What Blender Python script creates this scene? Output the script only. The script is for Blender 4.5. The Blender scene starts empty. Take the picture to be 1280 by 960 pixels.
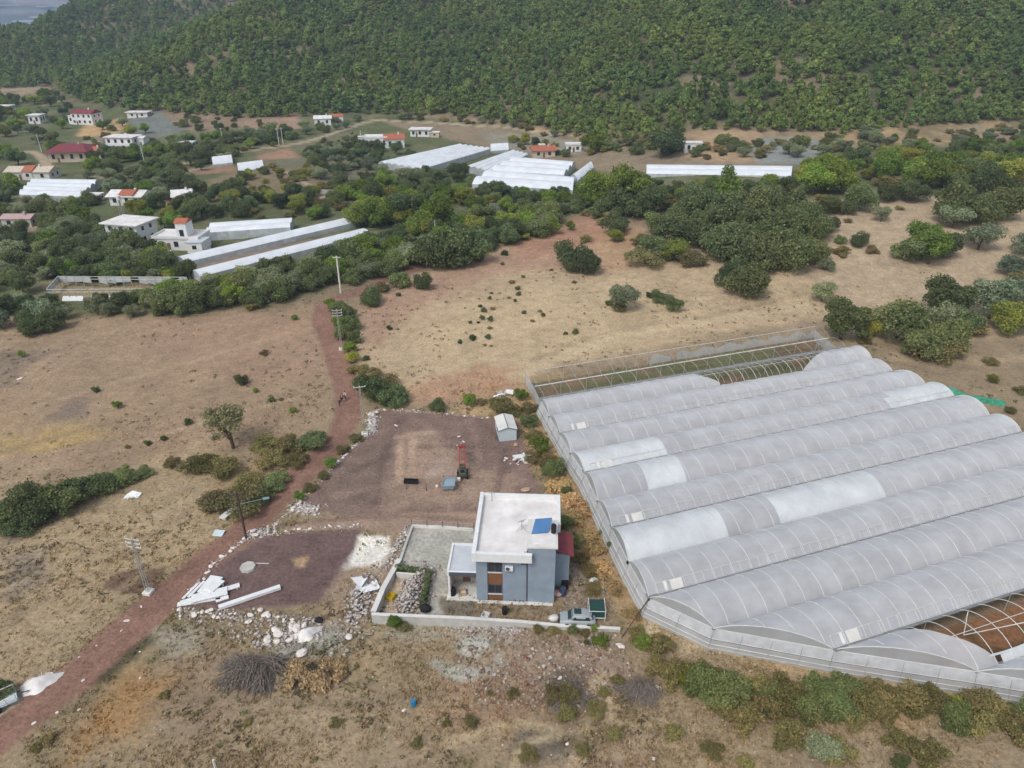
import bpy, math, random
import numpy as np
from mathutils import Vector, Matrix
R = math.radians
rng = random.Random(11)
nr = np.random.RandomState(5)
sc = bpy.context.scene
COL = sc.collection

# ------------------------------------------------------------------ camera
PITCH, FPX, HCAM = R(28), 890.0, 60.0
cam = bpy.data.cameras.new('camera'); cam.sensor_width = 36; cam.lens = 36 * FPX / 1280
cam.clip_end = 20000; cam.clip_start = 0.5
camo = bpy.data.objects.new('camera', cam); COL.objects.link(camo)
camo.location = (0, 0, HCAM); camo.rotation_euler = (R(90) - PITCH, 0, 0)
sc.camera = camo
CT, ST = math.cos(PITCH), math.sin(PITCH)

def lin(c):
    c = c / 255.0
    return c / 12.92 if c <= .04045 else ((c + .055) / 1.055) ** 2.4
def C(r, g, b): return (lin(r), lin(g), lin(b))

# ------------------------------------------------------------------ terrain shape
_tab = nr.rand(6, 256, 256)
def vnoise(x, y, k=0):
    x = np.asarray(x, float); y = np.asarray(y, float)
    xi = np.floor(x).astype(int); yi = np.floor(y).astype(int)
    fx = x - xi; fy = y - yi
    fx = fx * fx * (3 - 2 * fx); fy = fy * fy * (3 - 2 * fy)
    t = _tab[k % 6]
    a = t[xi % 256, yi % 256]; b = t[(xi + 1) % 256, yi % 256]
    c = t[xi % 256, (yi + 1) % 256]; d = t[(xi + 1) % 256, (yi + 1) % 256]
    return (a * (1 - fx) + b * fx) * (1 - fy) + (c * (1 - fx) + d * fx) * fy
def fbm(x, y, s, octv=4, k=0):
    v = 0; a = 1; tot = 0
    for i in range(octv):
        v = v + a * vnoise(np.asarray(x) / s + 17.3 * i, np.asarray(y) / s - 9.1 * i, k + i); tot += a
        a *= .55; s *= .5
    return v / tot
def sst(x): x = np.clip(x, 0, 1); return x * x * (3 - 2 * x)
def sp(x, k): return k * np.logaddexp(0, x / k)
def _flat(px, py, z=0.0):
    u = (px - 640) / FPX; v = (480 - py) / FPX
    d = (u, CT + v * ST, -ST + v * CT)
    t = (z - HCAM) / d[2]
    return d[0] * t, d[1] * t
def _phi(px, py=100):
    u = (px - 640) / FPX; v = (480 - py) / FPX
    return math.atan2(u, CT + v * ST)
_foot = [(80, 120), (150, 134), (300, 146), (480, 140), (600, 147), (760, 178), (900, 182), (1050, 188), (1280, 172), (1420, 165)]
_fp = np.array([_phi(a, b) for a, b in _foot])
_fr = np.array([math.hypot(*_flat(a, b, 4)) for a, b in _foot])
_fp = np.concatenate([[-1.2, _phi(30, 120)], _fp]); _fr = np.concatenate([[1500, 900], _fr])
_t1p = [-1.2] + [_phi(a) for a in (60, 80, 200, 300, 420, 560)] + [1.2]; _t1 = [0, 0, 3, 26, 50, 82, 130, 150]
_t2p = [-1.2] + [_phi(a) for a in (-80, 0, 60, 78, 100, 128, 250)] + [1.2]; _t2 = [20, 22, 29, 33, 42, 51, 62, 105, 150]
def terr(x, y):
    x = np.asarray(x, float); y = np.asarray(y, float)
    r = np.hypot(x, y); ph = np.arctan2(x, y)
    z = 8 * sst((x - 5 - .12 * (y - 140)) / 70) * sst((y - 142) / 90)
    und = (fbm(x, y, 34, 3, 1) - .5)
    far = sst((y - 135) / 60) + sst((-x - 40) / 40) * sst((y - 75) / 50)
    z = z + und * (1.6 * np.clip(far, 0, 1)) + .25 * (fbm(x, y, 6, 2, 2) - .5) * np.clip(far, 0, 1)
    rf = np.interp(ph, _fp, _fr)
    s1 = .30 * sp(r - rf, 18) * (.58 + .86 * fbm(x, y, 130, 3, 3))
    t1 = np.interp(ph, _t1p, _t1)
    h1 = -sp(-np.minimum(s1, 400) + t1, 5) + t1
    h1 = np.where(t1 < 1, 0, np.maximum(h1, 0))
    s2 = .25 * sp(r - 790, 25) * (.8 + .4 * fbm(x, y, 160, 3, 4))
    t2 = np.interp(ph, _t2p, _t2)
    h2 = np.maximum(-sp(-s2 + t2, 4) + t2, 0)
    h = np.maximum(h1, h2)
    g = sst((r - 1180) / 900) * sst((-ph - .30) / .12)
    h = h * (1 - g) - 55 * g
    mt = sp(r - 5600, 300) * (.06 + .10 * fbm(x, y, 1500, 4, 5)) * sst((-ph - .2) / .2)
    return z + h + mt
_TT = np.concatenate([np.arange(40, 420, 2.0), np.arange(420, 1600, 5.0), np.geomspace(1600, 11000, 120)])
def W(px, py, dz=0.0):
    """ground point that the photograph shows at a pixel (dz: height above the ground)"""
    u = (px - 640) / FPX; v = (480 - py) / FPX
    d = np.array((u, CT + v * ST, -ST + v * CT)); d /= np.linalg.norm(d)
    X = d[0] * _TT; Y = d[1] * _TT; Z = HCAM + d[2] * _TT - dz
    f = Z - terr(X, Y)
    i = np.argmax(f < 0)
    if f[i] >= 0: i = len(f) - 1
    a, b = _TT[i - 1], _TT[i]
    for _ in range(18):
        m = (a + b) / 2
        if HCAM + d[2] * m - dz - float(terr(d[0] * m, d[1] * m)) < 0: b = m
        else: a = m
    return float(d[0] * b), float(d[1] * b), float(terr(d[0] * b, d[1] * b))
def ppm(x, y, z):  # photograph pixels per metre at a point
    return FPX / (y * CT + (HCAM - z) * ST)
def gz(x, y): return float(terr(x, y))
def topx(x, y, z):
    Z = y * CT + (HCAM - z) * ST; Yc = y * ST - (HCAM - z) * CT
    return 640 + FPX * x / Z, 480 - FPX * Yc / Z

# ------------------------------------------------------------------ node materials
def newmat(name):
    m = bpy.data.materials.new(name); m.use_nodes = True
    nt = m.node_tree; b = nt.nodes['Principled BSDF']
    return m, nt, b
def N(nt, t, **k):
    n = nt.nodes.new(t)
    for a, v in k.items(): setattr(n, a, v)
    return n
def mul_noise(nt, col_out, scale, lo, hi, detail=6, coord='Object', rough=.6):
    tc = N(nt, 'ShaderNodeTexCoord'); no = N(nt, 'ShaderNodeTexNoise')
    no.inputs['Scale'].default_value = scale; no.inputs['Detail'].default_value = detail; no.inputs['Roughness'].default_value = rough
    nt.links.new(tc.outputs[coord], no.inputs['Vector'])
    mr = N(nt, 'ShaderNodeMapRange'); mr.inputs[1].default_value = .3; mr.inputs[2].default_value = .7
    mr.inputs[3].default_value = lo; mr.inputs[4].default_value = hi
    nt.links.new(no.outputs['Fac'], mr.inputs[0])
    mx = N(nt, 'ShaderNodeMix', data_type='RGBA', blend_type='MULTIPLY'); mx.inputs[0].default_value = 1
    nt.links.new(col_out, mx.inputs[6]); nt.links.new(mr.outputs[0], mx.inputs[7])
    return mx.outputs[2], no
def plain(name, c, rough=.7, nscale=3.0, lo=.85, hi=1.12, metal=0, spec=.3, bump=0, detail=5):
    m, nt, b = newmat(name)
    rgb = N(nt, 'ShaderNodeRGB'); rgb.outputs[0].default_value = (*c, 1)
    o, no = mul_noise(nt, rgb.outputs[0], nscale, lo, hi, detail)
    nt.links.new(o, b.inputs['Base Color'])
    b.inputs['Roughness'].default_value = rough; b.inputs['Metallic'].default_value = metal
    b.inputs['Specular IOR Level'].default_value = spec
    if bump:
        bp = N(nt, 'ShaderNodeBump'); bp.inputs['Strength'].default_value = bump; bp.inputs['Distance'].default_value = .1
        nt.links.new(no.outputs['Fac'], bp.inputs['Height']); nt.links.new(bp.outputs[0], b.inputs['Normal'])
    return m
def attr_mat(name, rough=.9, vary=.0, noise=None, bump=0, transl=0, big=0, gain=1):
    m, nt, b = newmat(name)
    at = N(nt, 'ShaderNodeAttribute', attribute_name='Col')
    o = at.outputs['Color']
    if vary:
        oi = N(nt, 'ShaderNodeObjectInfo')
        hs = N(nt, 'ShaderNodeHueSaturation')
        a = N(nt, 'ShaderNodeMapRange'); a.inputs[3].default_value = .5 - .016 * vary; a.inputs[4].default_value = .5 + .016 * vary
        c = N(nt, 'ShaderNodeMapRange'); c.inputs[3].default_value = gain * (1 - .36 * vary); c.inputs[4].default_value = gain * (1 + .36 * vary)
        ml = N(nt, 'ShaderNodeMath', operation='MULTIPLY'); ml.inputs[1].default_value = 7.31
        fr = N(nt, 'ShaderNodeMath', operation='FRACT')
        nt.links.new(oi.outputs['Random'], a.inputs[0]); nt.links.new(oi.outputs['Random'], ml.inputs[0])
        nt.links.new(ml.outputs[0], fr.inputs[0]); nt.links.new(fr.outputs[0], c.inputs[0])
        nt.links.new(a.outputs[0], hs.inputs['Hue']); nt.links.new(c.outputs[0], hs.inputs['Value'])
        nt.links.new(o, hs.inputs['Color']); o = hs.outputs[0]
    no = None
    if big:
        ge = N(nt, 'ShaderNodeNewGeometry'); nz = N(nt, 'ShaderNodeTexNoise'); nz.inputs['Scale'].default_value = big; nz.inputs['Detail'].default_value = 3
        nt.links.new(ge.outputs['Position'], nz.inputs['Vector']); cr = N(nt, 'ShaderNodeValToRGB'); e = cr.color_ramp.elements
        e[0].position = .36; e[0].color = (.80, .86, .90, 1); e[1].position = .64; e[1].color = (1.14, 1.06, .92, 1); nt.links.new(nz.outputs['Fac'], cr.inputs[0])
        mm = N(nt, 'ShaderNodeMix', data_type='RGBA', blend_type='MULTIPLY'); mm.inputs[0].default_value = 1; nt.links.new(o, mm.inputs[6]); nt.links.new(cr.outputs[0], mm.inputs[7]); o = mm.outputs[2]
    for (s, lo, hi, d) in (noise or []):
        o, no = mul_noise(nt, o, s, lo, hi, d)
    nt.links.new(o, b.inputs['Base Color'])
    b.inputs['Roughness'].default_value = rough; b.inputs['Specular IOR Level'].default_value = .15
    if bump:
        bp = N(nt, 'ShaderNodeBump'); bp.inputs['Strength'].default_value = bump; bp.inputs['Distance'].default_value = .35
        nt.links.new(no.outputs['Fac'], bp.inputs['Height']); nt.links.new(bp.outputs[0], b.inputs['Normal'])
    if transl:
        tr = N(nt, 'ShaderNodeBsdfTranslucent'); nt.links.new(o, tr.inputs['Color'])
        mx = N(nt, 'ShaderNodeMixShader'); mx.inputs[0].default_value = transl
        nt.links.new(b.outputs[0], mx.inputs[1]); nt.links.new(tr.outputs[0], mx.inputs[2])
        nt.links.new(mx.outputs[0], nt.nodes['Material Output'].inputs['Surface'])
    return m
def film(name, c, trans, rough=.35, nscale=.35, spec=.5, graze=.06):
    m, nt, b = newmat(name)
    rgb = N(nt, 'ShaderNodeRGB'); rgb.outputs[0].default_value = (*c, 1)
    o, no = mul_noise(nt, rgb.outputs[0], nscale, .80, 1.06, 9)
    nt.links.new(o, b.inputs['Base Color']); b.inputs['Roughness'].default_value = rough
    b.inputs['Specular IOR Level'].default_value = spec
    bp = N(nt, 'ShaderNodeBump'); bp.inputs['Strength'].default_value = .35; bp.inputs['Distance'].default_value = .12; n2 = N(nt, 'ShaderNodeTexNoise'); n2.inputs['Scale'].default_value = 1.1; n2.inputs['Detail'].default_value = 5
    tc = N(nt, 'ShaderNodeTexCoord'); nt.links.new(tc.outputs['Object'], n2.inputs['Vector']); nt.links.new(n2.outputs['Fac'], bp.inputs['Height']); nt.links.new(bp.outputs[0], b.inputs['Normal'])
    tl = N(nt, 'ShaderNodeBsdfTranslucent'); nt.links.new(o, tl.inputs['Color'])
    m1 = N(nt, 'ShaderNodeMixShader'); m1.inputs[0].default_value = .2
    nt.links.new(b.outputs[0], m1.inputs[1]); nt.links.new(tl.outputs[0], m1.inputs[2])
    tp = N(nt, 'ShaderNodeBsdfTransparent')
    mx = N(nt, 'ShaderNodeMixShader'); lw = N(nt, 'ShaderNodeLayerWeight'); lw.inputs[0].default_value = .5
    mr = N(nt, 'ShaderNodeMapRange'); mr.inputs[3].default_value = trans; mr.inputs[4].default_value = graze; nt.links.new(lw.outputs['Facing'], mr.inputs[0]); nt.links.new(mr.outputs[0], mx.inputs[0])
    nt.links.new(m1.outputs[0], mx.inputs[1]); nt.links.new(tp.outputs[0], mx.inputs[2])
    nt.links.new(mx.outputs[0], nt.nodes['Material Output'].inputs['Surface'])
    return m
M = {}
M['ground'] = attr_mat('ground_soil', .95, noise=[(.09, .86, 1.12, 5), (.5, .80, 1.17, 7), (2.3, .70, 1.26, 9)], bump=.6)
M['leaf'] = attr_mat('foliage', .8, vary=.85, transl=.36, big=.022, gain=1.28)
M['leafpine'] = attr_mat('pine_foliage', .8, vary=.6, transl=.4, big=.016, gain=1.3)
M['leafn'] = attr_mat('foliage_hedge', .75, vary=.1)
M['dry'] = attr_mat('dry_plants', .9, transl=.35)
M['bark'] = plain('bark', C(98, 84, 70), .9, 6, .6, 1.3)
M['deadwood'] = plain('dead_branches', C(128, 118, 108), .9, 5, .5, 1.4)
M['rock'] = plain('pale_limestone', C(230, 221, 213), .85, 1.6, .74, 1.12, bump=.4)
M['rockgrey'] = plain('grey_rubble', C(176, 172, 166), .9, 2.0, .7, 1.15, bump=.4)
M['rocktan'] = plain('tan_stone', C(190, 164, 134), .9, 2.0, .7, 1.15, bump=.4)
M['white'] = plain('white_paint', C(232, 233, 232), .55, 1.2, .9, 1.04)
M['offwhite'] = plain('weathered_white_paint', C(222, 220, 214), .65, .6, .82, 1.06, detail=8)
M['roofwhite'] = plain('white_roof_screed', C(238, 234, 230), .85, .42, .72, 1.08, detail=10)
M['greyroof'] = plain('pale_grey_roof', C(200, 206, 212), .6, .7, .88, 1.06, detail=8)
M['wallgrey'] = plain('blue_grey_render', C(144, 157, 171), .88, .7, .86, 1.07, detail=10)
M['darkgrey'] = plain('dark_grey_trim', C(84, 90, 100), .6, 2, .9, 1.1)
M['wood'] = plain('brown_cladding', C(132, 92, 66), .6, 4, .8, 1.15)
M['glass'] = plain('dark_window_glass', C(48, 54, 60), .12, 1, .9, 1.1, spec=.6)
M['greenglass'] = plain('dark_green_car_glass', C(34, 62, 56), .15, 1, .9, 1.1, spec=.6)
M['black'] = plain('black_rubber', C(38, 38, 40), .8, 3, .8, 1.2)
M['concrete'] = plain('concrete', C(192, 190, 184), .9, 1.1, .8, 1.1, bump=.2, detail=8)
M['redtile'] = plain('red_roof', C(132, 66, 70), .7, 1.5, .8, 1.15)
M['orangetile'] = plain('orange_clay_tiles', C(178, 108, 82), .8, 1.5, .75, 1.15)
M['beige'] = plain('beige_render', C(206, 192, 172), .85, 1, .85, 1.08)
M['blue'] = plain('blue_solar_glass', C(70, 118, 168), .25, .8, .9, 1.1, spec=.6)
M['bluegrey'] = plain('blue_grey_steel', C(140, 160, 172), .5, 2, .85, 1.1)
M['paleblue'] = plain('pale_blue_panel', C(196, 210, 214), .6, 2, .92, 1.05)
M['red'] = plain('red_machine_paint', C(164, 70, 64), .6, 3, .8, 1.15)
M['olivepaint'] = plain('olive_machine_paint', C(86, 90, 74), .6, 3, .75, 1.2)
M['silver'] = plain('silver_car_paint', C(156, 162, 164), .35, 2, .95, 1.04, spec=.6)
M['steel'] = plain('galvanised_steel', C(214, 214, 210), .5, 2, .9, 1.08)
M['steelgrey'] = plain('grey_lattice_steel', C(168, 172, 166), .75, 2, .9, 1.08)
M['gutter'] = plain('grey_gutter', C(134, 136, 136), .6, .8, .8, 1.12)
M['pole'] = plain('dark_timber_pole', C(88, 74, 66), .9, 5, .7, 1.2)
M['teal'] = plain('green_shade_net', C(72, 150, 122), .8, 1.5, .7, 1.25)
M['darkteal'] = plain('dark_green_mesh', C(40, 72, 66), .8, 4, .75, 1.2)
M['yellow'] = plain('yellow_plastic', C(196, 168, 40), .5, 2, .9, 1.1)
M['bluepl'] = plain('blue_plastic', C(52, 128, 168), .4, 2, .9, 1.1)
M['pink'] = plain('pinkish_sack', C(190, 160, 156), .8, 4, .8, 1.1)
M['skin'] = plain('skin', C(190, 140, 112), .6, 4, .95, 1.05)
M['clothblack'] = plain('black_clothing', C(34, 34, 38), .9, 6, .8, 1.2)
M['clothwhite'] = plain('white_clothing', C(222, 220, 218), .9, 6, .9, 1.05)
M['clothblue'] = plain('blue_trousers', C(70, 78, 100), .9, 6, .9, 1.1)
M['hair'] = plain('dark_hair', C(36, 28, 24), .7, 9, .8, 1.2)
M['filmold'] = film('aged_greenhouse_film', C(234, 236, 240), .43, .34, graze=.03)
M['filmnew'] = film('fresh_greenhouse_film', C(238, 243, 245), .08, .4, graze=.02)
M['filmend'] = film('end_wall_net', C(222, 226, 229), .42, .6, graze=.22)
M['filmside'] = film('side_curtain_film', C(234, 237, 240), .16, .5, nscale=1.2)
M['filmfar'] = plain('white_greenhouse_film', C(226, 231, 235), .5, .25, .86, 1.05)
M['filmfarwall'] = plain('grey_film_wall', C(190, 196, 198), .6, .5, .7, 1.1)

# ------------------------------------------------------------------ mesh helpers
class MB:
    def __init__(s): s.v = []; s.f = []; s.m = []; s.c = []
    def quad(s, pts, mi=0):
        n = len(s.v); s.v += [tuple(p) for p in pts]; s.f.append(tuple(range(n, n + len(pts)))); s.m.append(mi); return s
    def box(s, x0, x1, y0, y1, z0, z1, mi=0, rot=0, about=None):
        P = [(x0, y0, z0), (x1, y0, z0), (x1, y1, z0), (x0, y1, z0), (x0, y0, z1), (x1, y0, z1), (x1, y1, z1), (x0, y1, z1)]
        if rot:
            cx, cy = about or ((x0 + x1) / 2, (y0 + y1) / 2); c, si = math.cos(rot), math.sin(rot)
            P = [(cx + (x - cx) * c - (y - cy) * si, cy + (x - cx) * si + (y - cy) * c, z) for x, y, z in P]
        n = len(s.v); s.v += P
        for f in ((0, 3, 2, 1), (4, 5, 6, 7), (0, 1, 5, 4), (1, 2, 6, 5), (2, 3, 7, 6), (3, 0, 4, 7)):
            s.f.append(tuple(n + i for i in f)); s.m.append(mi)
        return s
    def bar(s, a, b, r, r2=None, seg=6, mi=0, cap=True):
        a = Vector(a); b = Vector(b); d = (b - a)
        if d.length < 1e-6: return s
        d.normalize(); u = d.orthogonal().normalized(); w = d.cross(u)
        r2 = r if r2 is None else r2; n = len(s.v)
        for p, q in ((a, r), (b, r2)):
            for i in range(seg):
                t = 2 * math.pi * i / seg; s.v.append(tuple(p + (u * math.cos(t) + w * math.sin(t)) * q))
        for i in range(seg):
            j = (i + 1) % seg; s.f.append((n + i, n + j, n + seg + j, n + seg + i)); s.m.append(mi)
        if cap:
            s.f.append(tuple(n + i for i in reversed(range(seg)))); s.m.append(mi)
            s.f.append(tuple(n + seg + i for i in range(seg))); s.m.append(mi)
        return s
    def path(s, pts, r, seg=5, mi=0):
        for a, b in zip(pts, pts[1:]): s.bar(a, b, r, seg=seg, mi=mi)
        return s
    def prism(s, prof, y0, y1, mi=0):  # profile in x,z extruded along y
        n = len(s.v); k = len(prof)
        s.v += [(x, y0, z) for x, z in prof] + [(x, y1, z) for x, z in prof]
        for i in range(k):
            j = (i + 1) % k; s.f.append((n + i, n + j, n + k + j, n + k + i)); s.m.append(mi)
        s.f.append(tuple(n + i for i in reversed(range(k)))); s.m.append(mi)
        s.f.append(tuple(n + k + i for i in range(k))); s.m.append(mi)
        return s
    def disc(s, c, axis, r, h, seg=16, mi=0):
        a = Vector(c); b = a + Vector(axis).normalized() * h; return s.bar(a, b, r, seg=seg, mi=mi)
def obj(name, mb, mat, parent=None, smooth=False, bevel=0):
    me = bpy.data.meshes.new(name); me.from_pydata(mb.v, [], mb.f); me.validate()
    for mm in (mat if isinstance(mat, (list, tuple)) else [mat]): me.materials.append(mm)
    if any(mb.m) and len(me.polygons) == len(mb.m): me.polygons.foreach_set('material_index', mb.m)
    if smooth: me.polygons.foreach_set('use_smooth', [True] * len(me.polygons))
    o = bpy.data.objects.new(name, me); COL.objects.link(o)
    if parent: o.parent = parent
    if bevel:
        bv = o.modifiers.new('bevel', 'BEVEL'); bv.width = bevel; bv.segments = 2; bv.limit_method = 'ANGLE'
    return o
def npmesh(name, v, f4, mat, cols=None, smooth=False):
    """v (n,3), f4 (m,4) numpy"""
    me = bpy.data.meshes.new(name); k = f4.shape[1]
    me.vertices.add(len(v)); me.vertices.foreach_set('co', np.ascontiguousarray(v, np.float32).ravel())
    me.loops.add(f4.size); me.loops.foreach_set('vertex_index', np.ascontiguousarray(f4, np.int32).ravel())
    me.polygons.add(len(f4)); me.polygons.foreach_set('loop_start', np.arange(0, f4.size, k, dtype=np.int32))
    me.polygons.foreach_set('loop_total', np.full(len(f4), k, np.int32))
    if smooth: me.polygons.foreach_set('use_smooth', np.ones(len(f4), bool))
    me.update(calc_edges=True); me.materials.append(mat)
    if cols is not None:
        a = me.color_attributes.new('Col', 'FLOAT_COLOR', 'POINT')
        a.data.foreach_set('color', np.ascontiguousarray(np.concatenate([cols, np.ones((len(cols), 1))], 1), np.float32).ravel())
    return me
def empty(name, loc, rz=0, scale=None):
    o = bpy.data.objects.new(name, None); COL.objects.link(o); o.location = loc; o.rotation_euler = (0, 0, rz)
    o.empty_display_size = .2
    if scale: o.scale = scale
    return o
def tag(o, label=None, cat=None, group=None, kind=None):
    if label: o['label'] = label
    if cat: o['category'] = cat
    if group: o['group'] = group
    if kind: o['kind'] = kind
    return o
def copy_tree(o, parent=None):
    c = o.copy(); COL.objects.link(c); c.parent = parent
    for ch in list(o.children): copy_tree(ch, c)
    return c
ORD = ['first', 'second', 'third', 'fourth', 'fifth', 'sixth', 'seventh', 'eighth', 'ninth', 'tenth', 'eleventh', 'twelfth', 'thirteenth', 'fourteenth']
# ------------------------------------------------------------------ ground sheet (one fan of vertices, split into named surfaces)
al = np.radians(np.concatenate([np.arange(74, 24, -.14), np.arange(24, 8.2, -.105)]))
rr = HCAM / np.tan(al)
rr = np.concatenate([rr, np.arange(rr[-1] + 3, 1250, 4.5), np.geomspace(1260, 11500, 70)])
ph = np.radians(np.arange(-57, 57.01, .165))
PH, RR = np.meshgrid(ph, rr)
GX = RR * np.sin(PH); GY = RR * np.cos(PH); GZ = terr(GX, GY)
shp = GX.shape; X = GX.ravel(); Y = GY.ravel(); r_ = RR.ravel(); p_ = PH.ravel()
foot_r = np.interp(p_, _fp, _fr)
def col(*c): return np.array(C(*c))
def mix(a, b, t): return a * (1 - t[:, None]) + b * t[:, None]
n1 = fbm(X, Y, 46, 4, 0); n2 = fbm(X, Y, 14, 5, 1); n3 = fbm(X + 90, Y, 5, 4, 2); n4 = fbm(X, Y + 70, 24, 4, 3); n5 = fbm(X, Y, 1.6, 3, 4)
D = np.tile(col(160, 139, 108), (X.size, 1))
D = mix(D, col(146, 126, 98), sst((n1 - .5) / .2))
D = mix(D, col(182, 152, 108), .8 * sst((n4 - .53) / .14))
D = mix(D, col(128, 116, 80), .85 * sst((n2 - .50) / .16))
D = mix(D, col(176, 150, 126), .6 * sst((n3 - .55) / .16) * sst((n1 - .42) / .2))
REG = np.zeros(X.size, int); NAMES = ['ground']
def poly_sd(P):
    """signed distance (metres, positive inside) evaluated near the polygon only"""
    P = np.array(P); m = 14
    msk = (X > P[:, 0].min() - m) & (X < P[:, 0].max() + m) & (Y > P[:, 1].min() - m) & (Y < P[:, 1].max() + m)
    x = X[msk]; y = Y[msk]; d = np.full(x.size, 1e9); ins = np.zeros(x.size, bool)
    for a, b in zip(P, np.roll(P, -1, 0)):
        e = b - a; t = np.clip(((x - a[0]) * e[0] + (y - a[1]) * e[1]) / max(e @ e, 1e-9), 0, 1)
        d = np.minimum(d, np.hypot(x - a[0] - t * e[0], y - a[1] - t * e[1]))
        c = (a[1] > y) != (b[1] > y)
        xi = a[0] + (y - a[1]) * e[0] / (e[1] if abs(e[1]) > 1e-9 else 1e-9)
        ins ^= c & (x < xi)
    return msk, np.where(ins, d, -d)
def line_sd(P, w):
    P = np.array(P); w = np.broadcast_to(np.asarray(w, float), (len(P),)); m = w.max() + 14
    msk = (X > P[:, 0].min() - m) & (X < P[:, 0].max() + m) & (Y > P[:, 1].min() - m) & (Y < P[:, 1].max() + m)
    x = X[msk]; y = Y[msk]; d = np.full(x.size, -1e9)
    for i in range(len(P) - 1):
        a, b = P[i], P[i + 1]; e = b - a; t = np.clip(((x - a[0]) * e[0] + (y - a[1]) * e[1]) / max(e @ e, 1e-9), 0, 1)
        d = np.maximum(d, w[i] * (1 - t) + w[i + 1] * t - np.hypot(x - a[0] - t * e[0], y - a[1] - t * e[1]))
    return msk, d
def WP(px): return [W(a, b)[:2] for a, b in px]
def smooth_line(P, n=6):
    P = [np.array(p) for p in P]; out = []
    for i in range(len(P) - 1):
        p0 = P[max(i - 1, 0)]; p1 = P[i]; p2 = P[i + 1]; p3 = P[min(i + 2, len(P) - 1)]
        for k in range(n):
            t = k / n
            out.append(.5 * ((2 * p1) + (-p0 + p2) * t + (2 * p0 - 5 * p1 + 4 * p2 - p3) * t * t + (-p0 + 3 * p1 - 3 * p2 + p3) * t ** 3))
    out.append(P[-1]); return out
def paint(ms, c, feather=1.0, noise=1.0, op=1.0, name=None, patchy=0):
    global D
    msk, d = ms
    k = d + noise * 3.2 * (n3[msk] - .5) + noise * 1.3 * (n5[msk] - .5)
    t = op * sst(k / feather + .5)
    if patchy: t = t * sst((n2[msk] - .5) / .12 + .5 + (1 - patchy))
    D[msk] = mix(D[msk], np.array(C(*c)), t)
    if name:
        if name not in NAMES: NAMES.append(name)
        q = REG[msk]; q[k > 0] = NAMES.index(name); REG[msk] = q
def area(px, c, **k): paint(poly_sd(WP(px)), c, **k)
def road(px, w, c, **k): paint(line_sd(smooth_line(WP(px)), np.mean(w) if not hasattr(w, '__len__') else np.interp(np.linspace(0, 1, (len(px) - 1) * 6 + 1), np.linspace(0, 1, len(w)), w)), c, **k)

# fields
area([(440, 392), (560, 325), (700, 288), (830, 330), (1010, 335), (1070, 400), (1000, 400), (660, 468), (500, 506), (450, 470)], (190, 164, 128), feather=5)
area([(520, 420), (640, 360), (760, 350), (900, 400), (700, 445), (560, 470)], (198, 172, 132), feather=12, patchy=.4)
area([(440, 388), (520, 348), (640, 308), (715, 288), (735, 330), (620, 345), (520, 385), (470, 440)], (178, 138, 114), feather=8, op=.75)
area([(500, 490), (600, 455), (655, 462), (640, 490), (560, 505), (505, 506)], (186, 144, 112), feather=5, op=.8)
area([(790, 330), (815, 285), (850, 262), (862, 275), (830, 330)], (196, 156, 112), feather=3, op=.8)
area([(715, 300), (745, 280), (800, 285), (790, 335), (740, 340)], (186, 146, 108), feather=4, op=.8)
area([(620, 300), (700, 270), (760, 262), (750, 300), (660, 325)], (180, 132, 104), feather=4, op=.8)
road([(650, 470), (760, 425), (900, 400), (1010, 380), (1090, 352), (1150, 350)], [1.6, 1.4], (206, 182, 142), feather=3, op=.7)
road([(650, 458), (750, 418), (880, 396), (1000, 366)], [.4], (160, 140, 108), feather=1.2, op=.5)
area([(0, 392), (250, 397), (395, 382), (415, 440), (420, 520), (320, 560), (0, 606)], (168, 140, 110), feather=6, op=.8)
area([(0, 440), (90, 440), (110, 520), (40, 530), (0, 540)], (134, 118, 104), feather=6, patchy=.5, op=.8)
area([(180, 400), (330, 390), (400, 400), (400, 470), (300, 480), (200, 440)], (172, 138, 112), feather=8, op=.7)
area([(0, 545), (110, 530), (160, 560), (60, 590), (0, 606)], (182, 152, 96), feather=5, patchy=.5)
area([(0, 690), (110, 600), (250, 560), (300, 650), (160, 770), (60, 850), (0, 860)], (172, 150, 116), feather=5, op=.8)
area([(0, 660), (60, 650), (70, 710), (30, 760), (0, 750)], (140, 124, 108), feather=4, patchy=.4)
area([(130, 730), (150, 712), (185, 715), (205, 712), (200, 735), (150, 745)], (112, 84, 70), feather=1.2, op=.85)
area([(200, 830), (290, 800), (330, 880), (230, 940), (180, 900)], (150, 126, 102), feather=5, op=.6, patchy=.3)
area([(90, 905), (160, 840), (210, 850), (170, 920), (90, 960)], (172, 134, 84), feather=4, patchy=.4)
area([(300, 900), (500, 880), (620, 920), (500, 960), (300, 960)], (160, 138, 108), feather=8, op=.5)
area([(600, 800), (760, 800), (800, 850), (740, 880), (610, 870)], (166, 142, 122), feather=4, op=.75)
area([(560, 850), (660, 840), (690, 900), (600, 920), (540, 890)], (164, 132, 104), feather=5, op=.7)
for q in ([(690, 850), (720, 840), (738, 870), (725, 895), (690, 890)], [(780, 850), (830, 845), (830, 872), (785, 875)], [(650, 915), (720, 910), (700, 940), (640, 945)]):
    area(q, (104, 96, 84), feather=2, patchy=.2, op=.85)
for q in ([(738, 893), (740, 862), (752, 850), (765, 845)], [(752, 850), (762, 880), (775, 903), (840, 905), (900, 912)], [(640, 960), (660, 930), (740, 910)], [(700, 912), (640, 905), (560, 930)]):
    road(q, [.35], (188, 166, 128), feather=.9, noise=.3, op=.75)
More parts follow.
